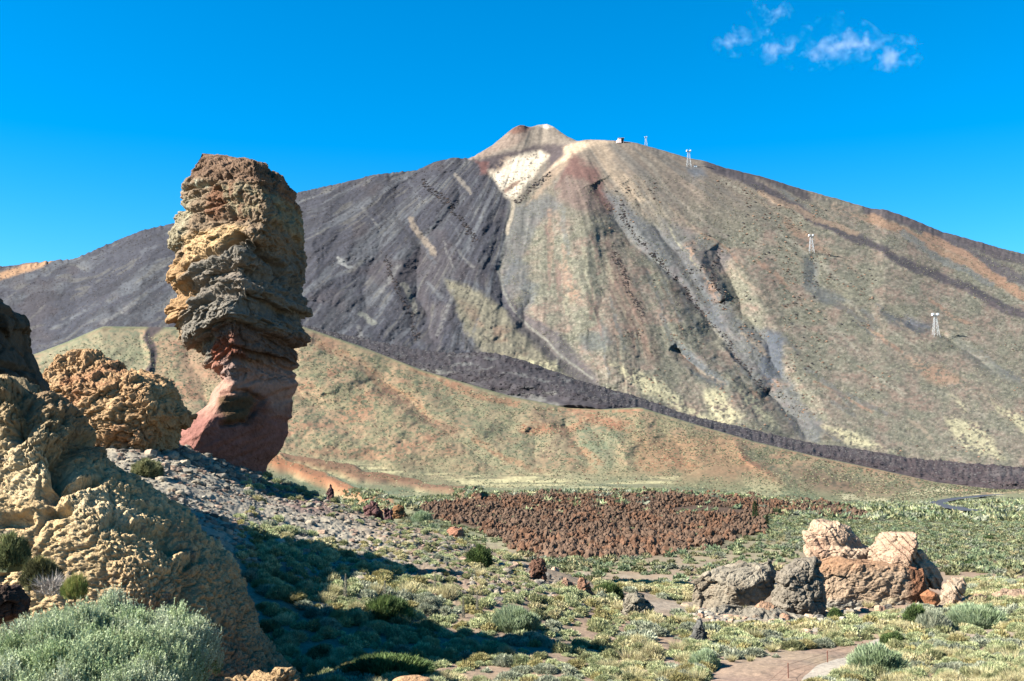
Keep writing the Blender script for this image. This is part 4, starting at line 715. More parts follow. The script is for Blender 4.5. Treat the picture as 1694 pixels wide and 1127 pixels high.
ROCKF = [[(1140, 940), (1300, 915), (1330, 860), (1520, 880), (1600, 955), (1600, 1000), (1500, 1012), (1360, 1030), (1140, 1036)], [(1024, 980), (1086, 980), (1086, 1022), (1024, 1020)], [(866, 925), (988, 950), (988, 982), (866, 960)], [(0, 700), (440, 760), (440, 790), (0, 790)], [(600, 830), (675, 835), (675, 858), (600, 855)]]
def screen(P): return proj(np.asarray(P, float))
r_ = np.random.default_rng(11)
# ---- near shrubs: candidates by area
Ya, Yb_ = 29.5, 108.0; N = 22000
yy_ = np.sqrt(r_.random(N) * (Yb_ ** 2 - Ya ** 2) + Ya ** 2); xx_ = ((r_.random(N) * 1330 + 400) - 847) / F * yy_
Pn = gnd(np.stack([xx_, yy_], -1)); a_, b_ = screen(Pn)
cover = np.ones(N)
sl_ = pmask(a_, b_, [(150, 700), (440, 780), (560, 840), (640, 870), (620, 900), (560, 920), (300, 820), (150, 800)], 30)      # bare gravel
sl2 = pmask(a_, b_, [(540, 820), (760, 880), (920, 950), (900, 990), (700, 960), (560, 900), (500, 850)], 25)
cover = cover * (1 - 0.93 * sl_) * (1 - 0.35 * sl2)
cover *= 0.55 + 0.45 * sstep(-0.25, 0.1, fbm(xx_ * 0.22, yy_ * 0.22, s=701, o=3))
for p in CLEAR: cover *= 1 - pmask(a_, b_, p, 4)
for p in ROCKF: cover *= 1 - pmask(a_, b_, p, 3)
rad = 0.17 + 0.36 * r_.random(N) ** 1.6 + 0.1 * sstep(0, 0.4, fbm(xx_ * 0.3, yy_ * 0.3, s=705, o=2)); rad *= 1 - 0.35 * sl2
keep = r_.random(N) < cover * 0.98
keep &= ~((a_ < 430) & (b_ > 960))
cell = {}; sel = []
for i in np.argsort(-rad):
    if not keep[i]: continue
    k = (int(xx_[i] // 1.2), int(yy_[i] // 1.2)); ok = True
    for dx in (-1, 0, 1):
        for dy in (-1, 0, 1):
            for j in cell.get((k[0] + dx, k[1] + dy), ()):
                if math.hypot(xx_[i] - xx_[j], yy_[i] - yy_[j]) < 0.56 * (rad[i] + rad[j]): ok = False; break
            if not ok: break
        if not ok: break
    if ok: cell.setdefault(k, []).append(i); sel.append(i)
sel = np.array(sel); print('near shrubs', len(sel))
kinds = ['pale', 'olive', 'grey', 'straw', 'gold']
kn_ = fbm(xx_ * 0.5, yy_ * 0.5, s=711, o=2) + 0.5 * (r_.random(N) - 0.5)
kind = np.select([kn_ > 0.32, kn_ > 0.12, kn_ > -0.22, kn_ > -0.36], [3, 1, 0, 4], 2)
app = rad[sel] / yy_[sel]; order = sel[np.argsort(-app)]; ind, rest = order[:300], order[300:]
def rid(k, seed, n, **kw): return shrub_geo(seed, n, 'cushion', PAL[kinds[k]], **kw)
protos = {}
for k in range(5):
    for s in range(3):
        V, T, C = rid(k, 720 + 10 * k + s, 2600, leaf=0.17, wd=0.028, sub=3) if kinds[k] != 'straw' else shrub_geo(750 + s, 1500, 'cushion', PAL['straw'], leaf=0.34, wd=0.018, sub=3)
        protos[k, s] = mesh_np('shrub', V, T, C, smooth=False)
MARKS = [('the dome shaped boulder', 1054, 1000), ('the pointed grey boulder', 1155, 1045), ('the dark grey rock', 1310, 1036), ('the fence', 1300, 1100), ('the wide silvery green bush', 1452, 1095), ('the broad pale green bush', 1616, 1020), ('the grey twiggy bush', 1546, 1030),
         ('the half shaded bush', 852, 1025), ('the dark leafy bush', 792, 925), ('the pair of pink rocks', 955, 975), ('the pointed reddish rock', 890, 950), ('the straw tufts', 650, 975), ('the very large dark bush', 640, 1100), ('the low orange boulder', 755, 882), ('the leaning purple boulder', 620, 845), ('the sunlit flower spike', 719, 965),
         ('the round pale green bush', 1166, 1080), ('the dark purple rock spike', 545, 820), ('the bottom centre edge', 980, 1120), ('the right edge', 1690, 1080), ('the tan rock base', 1450, 1025), ('the round bush by the pillar', 242, 775), ('the foot of the pillar', 430, 795)]
def where(a, b, mx_=8):
    q = min(MARKS, key=lambda m_: math.hypot(m_[1] - a, (m_[2] - b) * 1.6)); dx, dy = a - q[1], (b - q[2]) * 1.6; dist = math.hypot(dx, dy); far_ = 'close ' if dist < 45 else ('' if dist < 95 else 'well ')
    w_ = ('right of' if dx > 0 else 'left of') if abs(dx) > abs(dy) else ('in front of' if dy > 0 else 'behind')
    return far_ + w_ + ' ' + q[0]
LAB = {0: 'pale green cushion shrub among', 1: 'olive green cushion shrub among', 2: 'grey green cushion shrub among', 3: 'straw yellow cushion shrub among', 4: 'golden green cushion shrub among'}
for n_, i in enumerate(ind):
    k = int(kind[i]); o = link('shrub', protos[k, n_ % 3], M_leaf, None, ('large ' if n_ < 90 else 'medium ' if n_ < 200 else 'small ') + LAB[k].split(' among')[0] + ' ' + where(a_[i], b_[i]), 'shrub', kinds[k] + ' cushion shrubs on the near ground', None, (xx_[i], yy_[i], Pn[i, 2] - 0.04))
    o.rotation_euler = (0, 0, r_.random() * 6.28); q = float(rad[i]); o.scale = (q, q * (0.85 + 0.3 * r_.random()), q * (0.85 + 0.35 * r_.random()))
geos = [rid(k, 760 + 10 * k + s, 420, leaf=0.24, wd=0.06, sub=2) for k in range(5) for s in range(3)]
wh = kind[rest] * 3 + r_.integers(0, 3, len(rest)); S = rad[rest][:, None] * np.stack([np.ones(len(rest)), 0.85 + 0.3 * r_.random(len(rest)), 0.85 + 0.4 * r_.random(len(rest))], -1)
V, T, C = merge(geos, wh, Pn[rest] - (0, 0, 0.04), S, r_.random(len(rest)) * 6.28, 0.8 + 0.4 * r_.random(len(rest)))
link('scrub', mesh_np('scrub', V, T, C, smooth=False), M_leaf, kind='stuff')
# ---- plain beyond: smaller and smaller scrub
def in_lava(a, b): return pmask(a, b, [(690, 836), (770, 826), (850, 815), (1130, 815), (1225, 822), (1300, 828), (1380, 832), (1438, 850), (1425, 860), (1330, 852), (1262, 852), (1262, 880), (1180, 905), (1080, 920), (960, 925), (900, 925), (850, 905), (800, 880), (760, 870), (710, 856)], 3)
for (y0_, y1_, N, rr0, rr1, nt, lf) in [(108, 300, 12500, 0.4, 1.0, 60, 0.45), (300, 660, 10500, 0.9, 2.2, 22, 0.7)]:
    yv = np.sqrt(r_.random(N) * (y1_ ** 2 - y0_ ** 2) + y0_ ** 2); a0 = np.where(r_.random(N) < 0.75, 900 + 860 * r_.random(N), 440 + 600 * r_.random(N)); xv = (a0 - 847) / F * yv
    Pf = gnd(np.stack([xv, yv], -1)); af, bf = screen(Pf); cv = (1 - 0.95 * in_lava(af, bf)) * (0.35 + 0.65 * sstep(-0.3, 0.1, fbm(xv * 0.03, yv * 0.03, s=771, o=3)))
    dr_, _, _ = dline(af, bf * 2, [(1640, 823 * 2), (1600, 827 * 2), (1565, 831 * 2), (1553, 836 * 2), (1560, 841 * 2), (1600, 849 * 2)]); cv *= dr_ > 8
    kp = np.nonzero(r_.random(N) < cv)[0]; m = len(kp)
    gg = [shrub_geo(780 + 7 * q, nt, 'cushion', [tuple(0.86 * np.array(c)) for c in PAL[kk]], leaf=lf, wd=lf * 0.4, sub=1, hgt=0.6) for q, kk in enumerate(['pale', 'grey', 'dark', 'broom', 'olive', 'straw'])]
    wv = r_.choice(6, m, p=[0.34, 0.16, 0.03, 0.2, 0.17, 0.10]); sv = (rr0 + (rr1 - rr0) * r_.random(m) ** 2)
    V, T, C = merge(gg, wv, Pf[kp], sv, r_.random(m) * 6.28, 0.8 + 0.35 * r_.random(m)); link('scrub', mesh_np('scrub', V, T, C, smooth=False), M_leaf, kind='stuff')
# ---- speckle of scrub on the hill and the green flanks of the volcano
v0 = np.array([[1, 0, 0], [0, 1, 0], [-1, 0, 0], [0, -1, 0], [0.2, 0.1, 1.0]]) * (1, 1, 0.75); f0 = np.array([[0, 1, 4], [1, 2, 4], [2, 3, 4], [3, 0, 4]])
def blobs(name, PP, pxx, pyy, ok, N, s0, s1, cols, seed):
    r = np.random.default_rng(seed); idx = r.choice(np.nonzero(ok)[0], N, replace=False); p = PP[idx]; m = len(idx); sz = (s0 + (s1 - s0) * r.random(m) ** 2) * p[:, 1] / F
    gg = [(v0.astype(np.float32), f0, np.tile(lin(c), (5, 1))) for c in cols]; V, T, C = merge(gg, r.integers(0, len(cols), m), p - (0, 0, 0.1), sz, r.random(m) * 6.28, 0.75 + 0.5 * r.random(m)); link(name, mesh_np(name, V, T, C), M_leaf, kind='stuff')
hf = (y.ravel() > 540) & (X0 > -60) & (X0 < 1760) & (RR.ravel() < ro[12] - 8)
blobs('hill_scrub', GP.reshape(-1, 3), X0, Y0, hf & (n1 + 0.5 * n2 > -0.35), 40000, 0.8, 2.5, [(120, 126, 90), (88, 98, 70), (176, 168, 124), (78, 84, 60), (104, 112, 82), (100, 76, 56)], 1001)
mf = (mx.ravel() > -60) & (mx.ravel() < 1760) & (MR.ravel() < 350) & (my.ravel() > 290) & (dk < 0.4) & (m1 > -0.35)
blobs('mountain_scrub', MP.reshape(-1, 3), mx.ravel(), my.ravel(), mf, 34000, 0.6, 1.7, [(134, 136, 108), (112, 118, 92), (168, 162, 130), (128, 112, 96)], 1002)
mo = (mx.ravel() > 1000) & (mx.ravel() < 1760) & (MR.ravel() < 345) & (my.ravel() > 300) & (m2 + 0.5 * m1 > 0.22)
blobs('mountain_rocks', MP.reshape(-1, 3), mx.ravel(), my.ravel(), mo, 1500, 1.0, 3.6, [(120, 96, 82), (88, 84, 82), (168, 132, 104)], 1005)
CH = [[(1028, 340), (1045, 385), (1080, 425), (1120, 470), (1160, 520), (1195, 552), (1210, 585)], [(1140, 452), (1170, 440)], [(1015, 420), (1035, 470), (1060, 520)], [(855, 335), (905, 290)], [(1215, 590), (1270, 650)], [(700, 300), (740, 340), (790, 400)], [(640, 430), (690, 560)], [(1190, 420), (1175, 470), (1200, 510)]]
dch = np.min([dline(WX, WY, c_)[0] for c_ in CH], axis=0)
blobs('gully_rocks', MP.reshape(-1, 3), mx.ravel(), my.ravel(), (dch < 4.0) & (MR.ravel() < 350), 1500, 0.9, 3.4, [(72, 66, 66), (96, 82, 76), (58, 56, 60)], 1006)
md = (mx.ravel() > -60) & (mx.ravel() < 1760) & (MR.ravel() < 356) & (dk > 0.5)
fm_ = np.ones(len(fX), bool); blobs('lava_rubble', FP.reshape(-1, 3), fX, fY, fm_ & (t_ > 0.2) & (t_ < 0.95), 9000, 0.8, 2.6, [(84, 78, 80), (66, 60, 62), (112, 108, 106)], 1004)
blobs('lava_blocks', MP.reshape(-1, 3), mx.ravel(), my.ravel(), md, 16000, 0.6, 1.9, [(98, 90, 92), (78, 72, 74), (120, 114, 112)], 1003)
# ---- lava block field
N = 46000; a0 = 690 + 750 * r_.random(N); b0 = 812 + 116 * r_.random(N); il = in_lava(a0 + 18 * fbm(a0 / 16, b0 / 10, s=781, o=3), b0 + 10 * fbm(a0 / 16, b0 / 8, s=783, o=3)) > 0.5
grn = pmask(a0, b0, [(1110, 838), (1150, 832), (1210, 838), (1250, 842), (1262, 850), (1200, 850), (1120, 850)], 4) > 0.5
a0, b0 = a0[il & ~grn], b0[il & ~grn]; Pl = np.array([ground_px(a, b) for a, b in zip(a0, b0)]); m = len(Pl)
spx = (1.8 + 4.6 * r_.random(m) ** 4) * (0.6 + 0.55 * sstep(830, 915, b0)); sl2_ = spx * Pl[:, 1] / F
gl = []
for q in range(8):
    v, f = rock_geo(790 + q, 2, 1.0, 0.95); nn = fbm(v[:, 0] * 3 + q, v[:, 1] * 3, v[:, 2] * 3, s=797, o=3); v = v * (1 + 0.22 * nn)[:, None]; gl.append((v.astype(np.float32), f, np.tile(lin((120, 93, 72)), (len(v), 1))))
tn = fbm(a0 / 30, b0 / 10, s=801, o=3) + 0.5 * (r_.random(m) - 0.5); tint = (0.62 + 0.3 * r_.random(m))[:, None] * np.where(tn[:, None] > 0.15, (1.15, 0.95, 0.8), (1, 1, 1)) * (1 + 0.25 * sstep(880, 920, b0))[:, None]
V, T, C = merge(gl, r_.integers(0, 8, m), Pl + np.stack([0 * sl2_, 0 * sl2_, sl2_ * 0.35 + 0.7 * sstep(0, 1, noise(a0 / 14, b0 / 5, s=803))], -1), sl2_[:, None] * np.stack([0.8 + 0.5 * r_.random(m), np.ones(m), 0.8 + 0.9 * r_.random(m)], -1), r_.random(m) * 6.28, tint)
link('lava_field', mesh_np('lava_field', V, T, C, smooth=False), M_rubble, kind='stuff')
# ---- rubble on the slope
N = 16000; yv = np.sqrt(r_.random(N) * (92 ** 2 - 40 ** 2) + 40 ** 2); a0 = 120 + 900 * r_.random(N); xv = (a0 - 847) / F * yv
Pr = gnd(np.stack([xv, yv], -1)); ar, br = screen(Pr)
cv = pmask(ar, br, [(150, 700), (300, 730), (440, 785), (620, 850), (760, 890), (960, 980), (980, 1010), (760, 1000), (600, 980), (430, 940), (300, 850), (150, 780)], 20)
cv = cv * (0.25 + 0.75 * sstep(-0.2, 0.2, fbm(xv * 0.4, yv * 0.4, s=811, o=3)))
kp = np.nonzero(r_.random(N) < cv)[0]; sr = 0.05 + 0.26 * r_.random(len(kp)) ** 4 + 0.03 * r_.random(len(kp)); sr += 0.25 * (r_.random(len(kp)) < 0.5) * pmask(ar[kp], br[kp], [(220, 735), (300, 740), (420, 780), (440, 800), (300, 790), (220, 770)], 8) * r_.random(len(kp))
print('rubble', len(kp))
gr = [rock_geo(820 + q, 3, 0.8) for q in range(8)]; grl = [rock_geo(820 + q, 2, 0.8) for q in range(8)]
od = np.argsort(-sr / yv[kp]); ind, rest = od[:260], od[260:]
pm_ = [mesh_np('slope_stone', v, f, np.tile(lin([(166, 156, 138), (184, 168, 142), (140, 130, 118), (188, 156, 130)][q % 4]), (len(v), 1)), smooth=False) for q, (v, f) in enumerate(gr)]
for n_, i in enumerate(ind):
    o = link('slope_stone', pm_[n_ % 8], M_rubble, None, ('large ' if n_ < 60 else 'mid sized ' if n_ < 150 else 'small ') + ['grey', 'tan', 'dark', 'pinkish'][n_ % 4] + ' loose stone ' + where(ar[kp[i]], br[kp[i]]), 'stone', 'loose stones on the gravel slope', None, tuple(Pr[kp[i]])); s = float(sr[i]); o.scale = (s, s, s); o.rotation_euler = (0.4 * (r_.random() - .5), 0.4 * (r_.random() - .5), r_.random() * 6.28)
w4 = r_.integers(0, 8, len(rest)); cl4 = np.array([lin(c) for c in [(168, 158, 142), (188, 174, 150), (126, 118, 108), (176, 144, 122)]])[r_.integers(0, 4, len(rest))]
V, T, C = merge([(v, f, np.ones((len(v), 3))) for v, f in grl], w4, Pr[kp[rest]], sr[rest], r_.random(len(rest)) * 6.28, cl4); link('rubble', mesh_np('rubble', V, T, C, smooth=False), M_rubble, kind='stuff')

# debris round the right hand rock group and scattered on the flat
N = 900; ar = 1120 + 470 * r_.random(N); br = 985 + 70 * r_.random(N); okd = (pmask(ar, br, [(1130, 1000), (1250, 1000), (1400, 1010), (1600, 985), (1620, 1005), (1500, 1030), (1380, 1040), (1340, 1056), (1240, 1050), (1150, 1040)], 8) > r_.random(N))
ar, br = ar[okd], br[okd]; Pd = np.array([ground_px(a, b) for a, b in zip(ar, br)]); m = len(Pd); sd_ = 0.06 + 0.34 * r_.random(m) ** 3
V, T, C = merge([(v, f, np.ones((len(v), 3))) for v, f in gr], r_.integers(0, 8, m), Pd, sd_, r_.random(m) * 6.28, np.array([lin(c) for c in [(172, 162, 144), (196, 168, 138), (140, 132, 120), (190, 150, 120)]])[r_.integers(0, 4, m)]); link('debris', mesh_np('debris', V, T, C, smooth=False), M_rubble, kind='stuff')
# ------------------------------------------------------------------ the named bushes
def bush(a, b, wpx, hpx, style, pal, lab, n=5000, seed=1, leaf=0.16, wd=0.02, Y=None, nm='bush', cat='bush', stem=True):
    g = ground_px(a, b) if Y is None else at(a, b, Y); w_ = wpx / 2 * g[1] / F; h_ = hpx * g[1] / F
    t = empty(nm, tuple(g), lab, cat)
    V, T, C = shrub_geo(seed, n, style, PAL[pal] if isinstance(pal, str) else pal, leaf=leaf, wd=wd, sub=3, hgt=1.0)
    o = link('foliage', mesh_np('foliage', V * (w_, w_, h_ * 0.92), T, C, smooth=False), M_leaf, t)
    if stem:
        r = np.random.default_rng(seed + 5); vs, ts, off = [], [], 0
        for k in range(7):
            e = np.array([(r.random() - .5) * w_, (r.random() - .5) * w_, h_ * 0.7]); p0 = np.array([0, 0, -0.1]); q = 0.02 * w_ + 0.01
            ring = np.array([[q, 0, 0], [-q / 2, q * .8, 0], [-q / 2, -q * .8, 0]]); vs.append(np.concatenate([p0 + ring, p0 + (e - p0) * 0.5 + ring * 0.8 + (0.05 * w_, 0, 0), [e]]))
            i = off; ts += [[i, i + 1, i + 4], [i, i + 4, i + 3], [i + 1, i + 2, i + 5], [i + 1, i + 5, i + 4], [i + 2, i, i + 3], [i + 2, i + 3, i + 5], [i + 3, i + 4, i + 6], [i + 4, i + 5, i + 6], [i + 5, i + 3, i + 6]]; off += 7
        vs = np.concatenate(vs); link('stem', mesh_np('stem', vs, np.array(ts), np.tile(lin((120, 100, 80)), (len(vs), 1))), M_rubble, t)
    return t
for args in [
    (242, 790, 60, 36, 'cushion', 'olive', 'round yellow green bush on the gravel below the knobbly orange boulder', 5000, 901),
    (697, 862, 38, 19, 'broom', 'broom', 'round bright green bush on the ridge at the left end of the lava field', 4000, 902),
    (792, 940, 52, 40, 'cushion', 'dark', 'dark leafy bush beside a pale dead stalk on the slope', 5000, 903),
    (852, 1042, 92, 44, 'broom', 'broom', 'large green bush half in the shadow edge, centre of the slope', 8000, 904),
    (1008, 990, 60, 30, 'broom', 'dark', 'dark olive bush just left of the dome shaped boulder', 5000, 905),
    (1166, 1094, 58, 34, 'broom', 'broom', 'round pale green bush below the small pointed grey boulder', 7000, 906),
    (1452, 1106, 112, 48, 'broom', 'broom', 'wide silvery green bush beside the pale path', 12000, 907),
    (1516, 1030, 46, 36, 'cushion', 'dark', 'dense dark green bush at the foot of the tan rock base', 5000, 908),
    (1546, 1042, 62, 36, 'broom', 'grey', 'grey twiggy bush between the dark green bush and the broad pale green bush', 5000, 909),
    (1616, 1034, 106, 40, 'broom', 'broom', 'broad smooth pale green bush near the right edge', 11000, 910),
    (1382, 1022, 32, 24, 'cushion', 'dark', 'small dark green bush tucked under the dark grey rock', 3500, 911),
    (1478, 1066, 48, 26, 'cushion', 'dark', 'low olive green bush in the straw coloured grass', 4000, 912),
    (1405, 1142, 120, 44, 'broom', 'olive', 'spreading green bush at the bottom edge next to the path', 10000, 913),
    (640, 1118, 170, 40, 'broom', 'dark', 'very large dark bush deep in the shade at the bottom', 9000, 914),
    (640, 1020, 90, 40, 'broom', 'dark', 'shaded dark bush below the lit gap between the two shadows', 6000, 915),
    (850, 1135, 90, 34, 'cushion', 'olive', 'shaded bush on the bottom edge right of the very large dark bush', 5000, 916)]:
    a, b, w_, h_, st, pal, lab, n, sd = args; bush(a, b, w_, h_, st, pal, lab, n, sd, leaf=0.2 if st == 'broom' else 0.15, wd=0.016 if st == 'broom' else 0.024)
# bushes rooted on the outcrop and by the silvery bush
bush(18, 936, 66, 60, 'cushion', [(150, 156, 92), (128, 136, 84), (104, 112, 66)], 'loose green bush on the outcrop at the left edge', 6000, 921, leaf=0.16, wd=0.02, Y=21)
bush(70, 966, 76, 56, 'cushion', [(158, 150, 86), (134, 134, 78), (96, 96, 60)], 'olive bush with a shaded underside on the outcrop above the silvery bush', 6000, 922, leaf=0.16, wd=0.02, Y=19)
bush(124, 985, 46, 34, 'broom', [(136, 150, 64), (170, 160, 80), (110, 128, 56)], 'small green and yellow tuft just above the silvery bush', 2500, 923, leaf=0.35, wd=0.016, Y=16)
t = empty('dead_bush', tuple(at(84, 985, 17)), 'bare grey twiggy bush between the olive bush and the silvery bush', 'dead bush')
V, T, C = shrub_geo(931, 420, 'twig', [(150, 140, 130), (176, 166, 152)], wd=0.014); link('twigs', mesh_np('twigs', V * 0.42, T, C, smooth=False), M_rubble, t)
# straw tufts and dead flower spikes
gv = [shrub_geo(941 + q, 260, 'grass', PAL['straw'], wd=0.02) for q in range(3)]; gm_ = [mesh_np('grass_tuft', V, T, C, smooth=False) for V, T, C in gv]
for q, (a, b, h_, lab) in enumerate([(622, 985, 30, 'upright straw tuft in the lit gap between the shadows, left one'), (672, 982, 30, 'spreading straw tuft in the lit gap between the shadows, right one')]):
    g = ground_px(a, b); o = link('grass_tuft', gm_[q], M_leaf, None, lab, 'grass tuft', 'straw tufts in the lit gap', None, tuple(g)); s = h_ * g[1] / F / 1.1; o.scale = (s * 0.7, s * 0.7, s)
tuft = []
for q in range(150):
    a = 560 + 1150 * r_.random(); b = 965 + 170 * r_.random(); g = ground_px(a, b)
    if g[1] < 110 and not ((a < 1000) and (b > 1010)) and not inpoly(np.array([a]), np.array([b]), CLEAR[1])[0]: tuft.append((a, g))
for q, (a, g) in enumerate(tuft):
    o = link('grass_tuft', gm_[q % 3], M_leaf, None, 'straw coloured grass tuft ' + where(*[float(v_) for v_ in proj(g)]), 'grass tuft', 'straw tufts between the shrubs', None, tuple(g)); s = 0.25 + 0.3 * r_.random(); o.scale = (s * 1.2, s * 1.2, s); o.rotation_euler = (0, 0, r_.random() * 6)
def spike(a, b, hpx, lab, seed):
    g = ground_px(a, b); h_ = hpx * g[1] / F; r = np.random.default_rng(seed); t = empty('dead_flower_spike', tuple(g), lab, 'dead flower spike', 'dead flower spikes on the slope')
    n = 900; z_ = r.random(n); an = r.random(n) * 6.283; rd = h_ * (0.07 * (1 - z_) ** 0.7 + 0.012); b_ = np.stack([np.cos(an) * rd * 0.4, np.sin(an) * rd * 0.4, z_ * h_], -1); d = np.stack([np.cos(an), np.sin(an), 0.5 + 0 * an], -1) * rd[:, None]
    s = norm(np.cross(d, r.normal(size=(n, 3)))) * h_ * 0.008; V = np.stack([b_ - s, b_ + s, b_ + d], 1).reshape(-1, 3); link('spike', mesh_np('spike', V, np.arange(3 * n).reshape(-1, 3), np.tile(lin((190, 184, 160)), (3 * n, 1)), smooth=False), M_leaf, t)
    k = np.arange(6) * np.pi / 3; q = h_ * 0.012; ring = np.stack([np.cos(k) * q, np.sin(k) * q, 0 * k], -1); V = np.concatenate([ring + (0, 0, -0.1), ring * 0.4 + (0.02 * h_, 0, h_)]); f = np.array([[i, (i + 1) % 6, 6 + (i + 1) % 6, 6 + i] for i in range(6)]); link('stalk', mesh_np('stalk', V, f, np.tile(lin((170, 160, 140)), (12, 1))), M_rubble, t)
for q, (a, b, h_, lab) in enumerate([(571, 992, 40, 'shaded dead flower spike, leftmost of those in the big shadow'), (636, 1002, 42, 'shaded dead flower spike below the straw tufts'), (719, 978, 34, 'pale sunlit dead flower spike at the tip of the upper shadow'), (774, 932, 34, 'pale dead flower spike beside the dark leafy bush'),
                                (767, 1026, 34, 'half shaded dead flower spike right of the lit gap'), (790, 1018, 36, 'sunlit dead flower spike left of the large green bush'), (856, 1038, 34, 'dead flower spike standing in front of the large green bush'), (269, 796, 26, 'dead flower spike beside the round yellow green bush')]): spike(a, b, h_, lab, 951 + q)

# ------------------------------------------------------------------ silvery bush in front
def front_bush():
    r = np.random.default_rng(77); base = np.array([*at(140, 1190, 10.2)[:2], -2.9]); t = empty('silvery_bush', tuple(base), 'big silvery green feathery bush filling the bottom left corner', 'bush')
    top = lambda a: np.interp(a, [-60, 0, 40, 100, 180, 230, 270, 300, 322, 345], [1010, 990, 982, 978, 984, 1006, 1040, 1085, 1130, 1190])
    nS = 2600; A = r.random(nS) * 350 - 65; dv = r.random(nS)                     # tuft heads over the dome
    Yd = 9.0 + 3.0 * dv; tp = top(A); hd = at(A, tp, 10.2)[:, 2]; xw = at(A, tp, 10.2)[:, 0]
    q = (Yd - 10.9) / 1.95; hz = -2.75 + (hd + 2.75) * np.sqrt(np.maximum(0.02, 1 - np.minimum(q, 0) ** 2 * 0.98)) + 0.10 * fbm(xw * 3, Yd * 3, s=961, o=3) + 0.13 * fbm(xw * 6.5, Yd * 6.5, s=965, o=2) - 0.66
    wf, _, wc = worley(np.stack([xw * 3.2, Yd * 3.2, 0 * xw + 0.5], -1), 967); hz = hz + 0.22 * (1 - np.minimum(wf, 1)) + 0.08 * wc; H = np.stack([xw, Yd, hz], -1); Vs, Cs = [], []; cl = np.array([lin(c) for c in [(196, 222, 150), (216, 236, 172), (232, 244, 196), (160, 182, 100)]])
    up = norm(np.stack([(xw - xw.mean()) * 0.25, -0.25 + 0 * xw, 1 + 0 * xw], -1) + r.normal(size=(nS, 3)) * 0.16)
    for k in range(7):                                                    # twigs of every tuft
        d = norm(up + r.normal(size=(nS, 3)) * 0.15); L = 0.17 + 0.13 * r.random(nS); o0 = H - up * 0.12 + r.normal(size=(nS, 3)) * 0.022
        for j in range(16):                                               # leaves along a twig
            f = (j + r.random(nS)) / 16; p = o0 + d * (L * f)[:, None]; ld = norm(d * 1.1 + r.normal(size=(nS, 3)) * 0.55); ll = (0.030 + 0.018 * r.random(nS)) * (1.1 - 0.5 * f); s = norm(np.cross(ld, r.normal(size=(nS, 3)))) * 0.0065
            Vs.append(np.stack([p - s, p + s, p + ld * ll[:, None]], 1).reshape(-1, 3)); c = cl[np.clip((wc * 2.4 + r.random(nS) * 0.9).astype(int), 0, 2)] * (0.85 + 0.3 * r.random(nS))[:, None]; c = np.where((f < 0.3)[:, None], cl[3] * 0.9, c); Cs.append(np.repeat(c, 3, 0))
    V = np.concatenate(Vs) - base; link('foliage', mesh_np('foliage', V, np.arange(len(V)).reshape(-1, 3), np.concatenate(Cs), smooth=False), M_leaf, t)
    n = 900; hh = H[r.integers(0, nS, n)]; b0_ = np.stack([base[0] + (hh[:, 0] - base[0]) * 0.35, 10.4 + 0 * hh[:, 0], base[2] + 0 * hh[:, 0]], -1); d = hh - b0_; s = norm(np.cross(d, r.normal(size=(n, 3)))) * 0.008
    V = np.stack([b0_ - s, b0_ + s, hh - d * 0.03], 1).reshape(-1, 3) - base; link('branches', mesh_np('branches', V, np.arange(3 * n).reshape(-1, 3), np.tile(lin((112, 104, 76)), (3 * n, 1)), smooth=False), M_rubble, t)
front_bush()

# ------------------------------------------------------------------ road, path, fence, pines, cableway
def strip(name, pts, wpx_or_m, mat, lift, col):
    P_ = np.array([ground_px(a, b) for a, b in pts]); tt = np.linspace(0, 1, 60); k = np.linspace(0, 1, len(P_)); C3 = np.stack([smooth1(np.interp(tt, k, P_[:, i]), 7) for i in range(2)], -1)
    d = norm(np.gradient(C3, axis=0)); nn = np.stack([-d[:, 1], d[:, 0]], -1); rows_ = []
    for f in (-1, -0.5, 0, 0.5, 1):
        q = C3 + nn * wpx_or_m / 2 * f; rows_.append(np.array([[x_, y_, gz(x_, y_) + lift] for x_, y_ in q]))
    G_ = np.stack(rows_, 0); G_[..., 2] = np.maximum(G_[..., 2], smooth1(G_[..., 2].max(0), 9)[None]); return link(name, mesh_np(name, G_.reshape(-1, 3), gridf(*G_.shape[:2]), np.tile(lin(col), (G_.size // 3, 1))), mat, kind='structure')
strip('road', [(1660, 822), (1630, 824), (1600, 827), (1572, 830), (1554, 834), (1552, 838), (1562, 842), (1582, 846), (1610, 850)], 9.0, mat_attr('asphalt', rough=0.8, bumps=(), var=0.08, vscale=1), 0.9, (84, 88, 98))
strip('path', [(1335, 1138), (1352, 1118), (1376, 1100), (1404, 1086), (1440, 1074), (1470, 1060), (1490, 1052)], 0.9, M_near, 0.03, (198, 184, 164))
M_rust = mat_plain('rusty_iron', (120, 78, 64), 0.7, 0.3); M_steel = mat_plain('pale_steel', (176, 180, 182), 0.5, 0.0); M_dark = mat_plain('dark_opening', (36, 34, 40)); M_wall = mat_plain('pale_wall', (226, 196, 190)); M_roof = mat_plain('station_roof', (120, 116, 120))
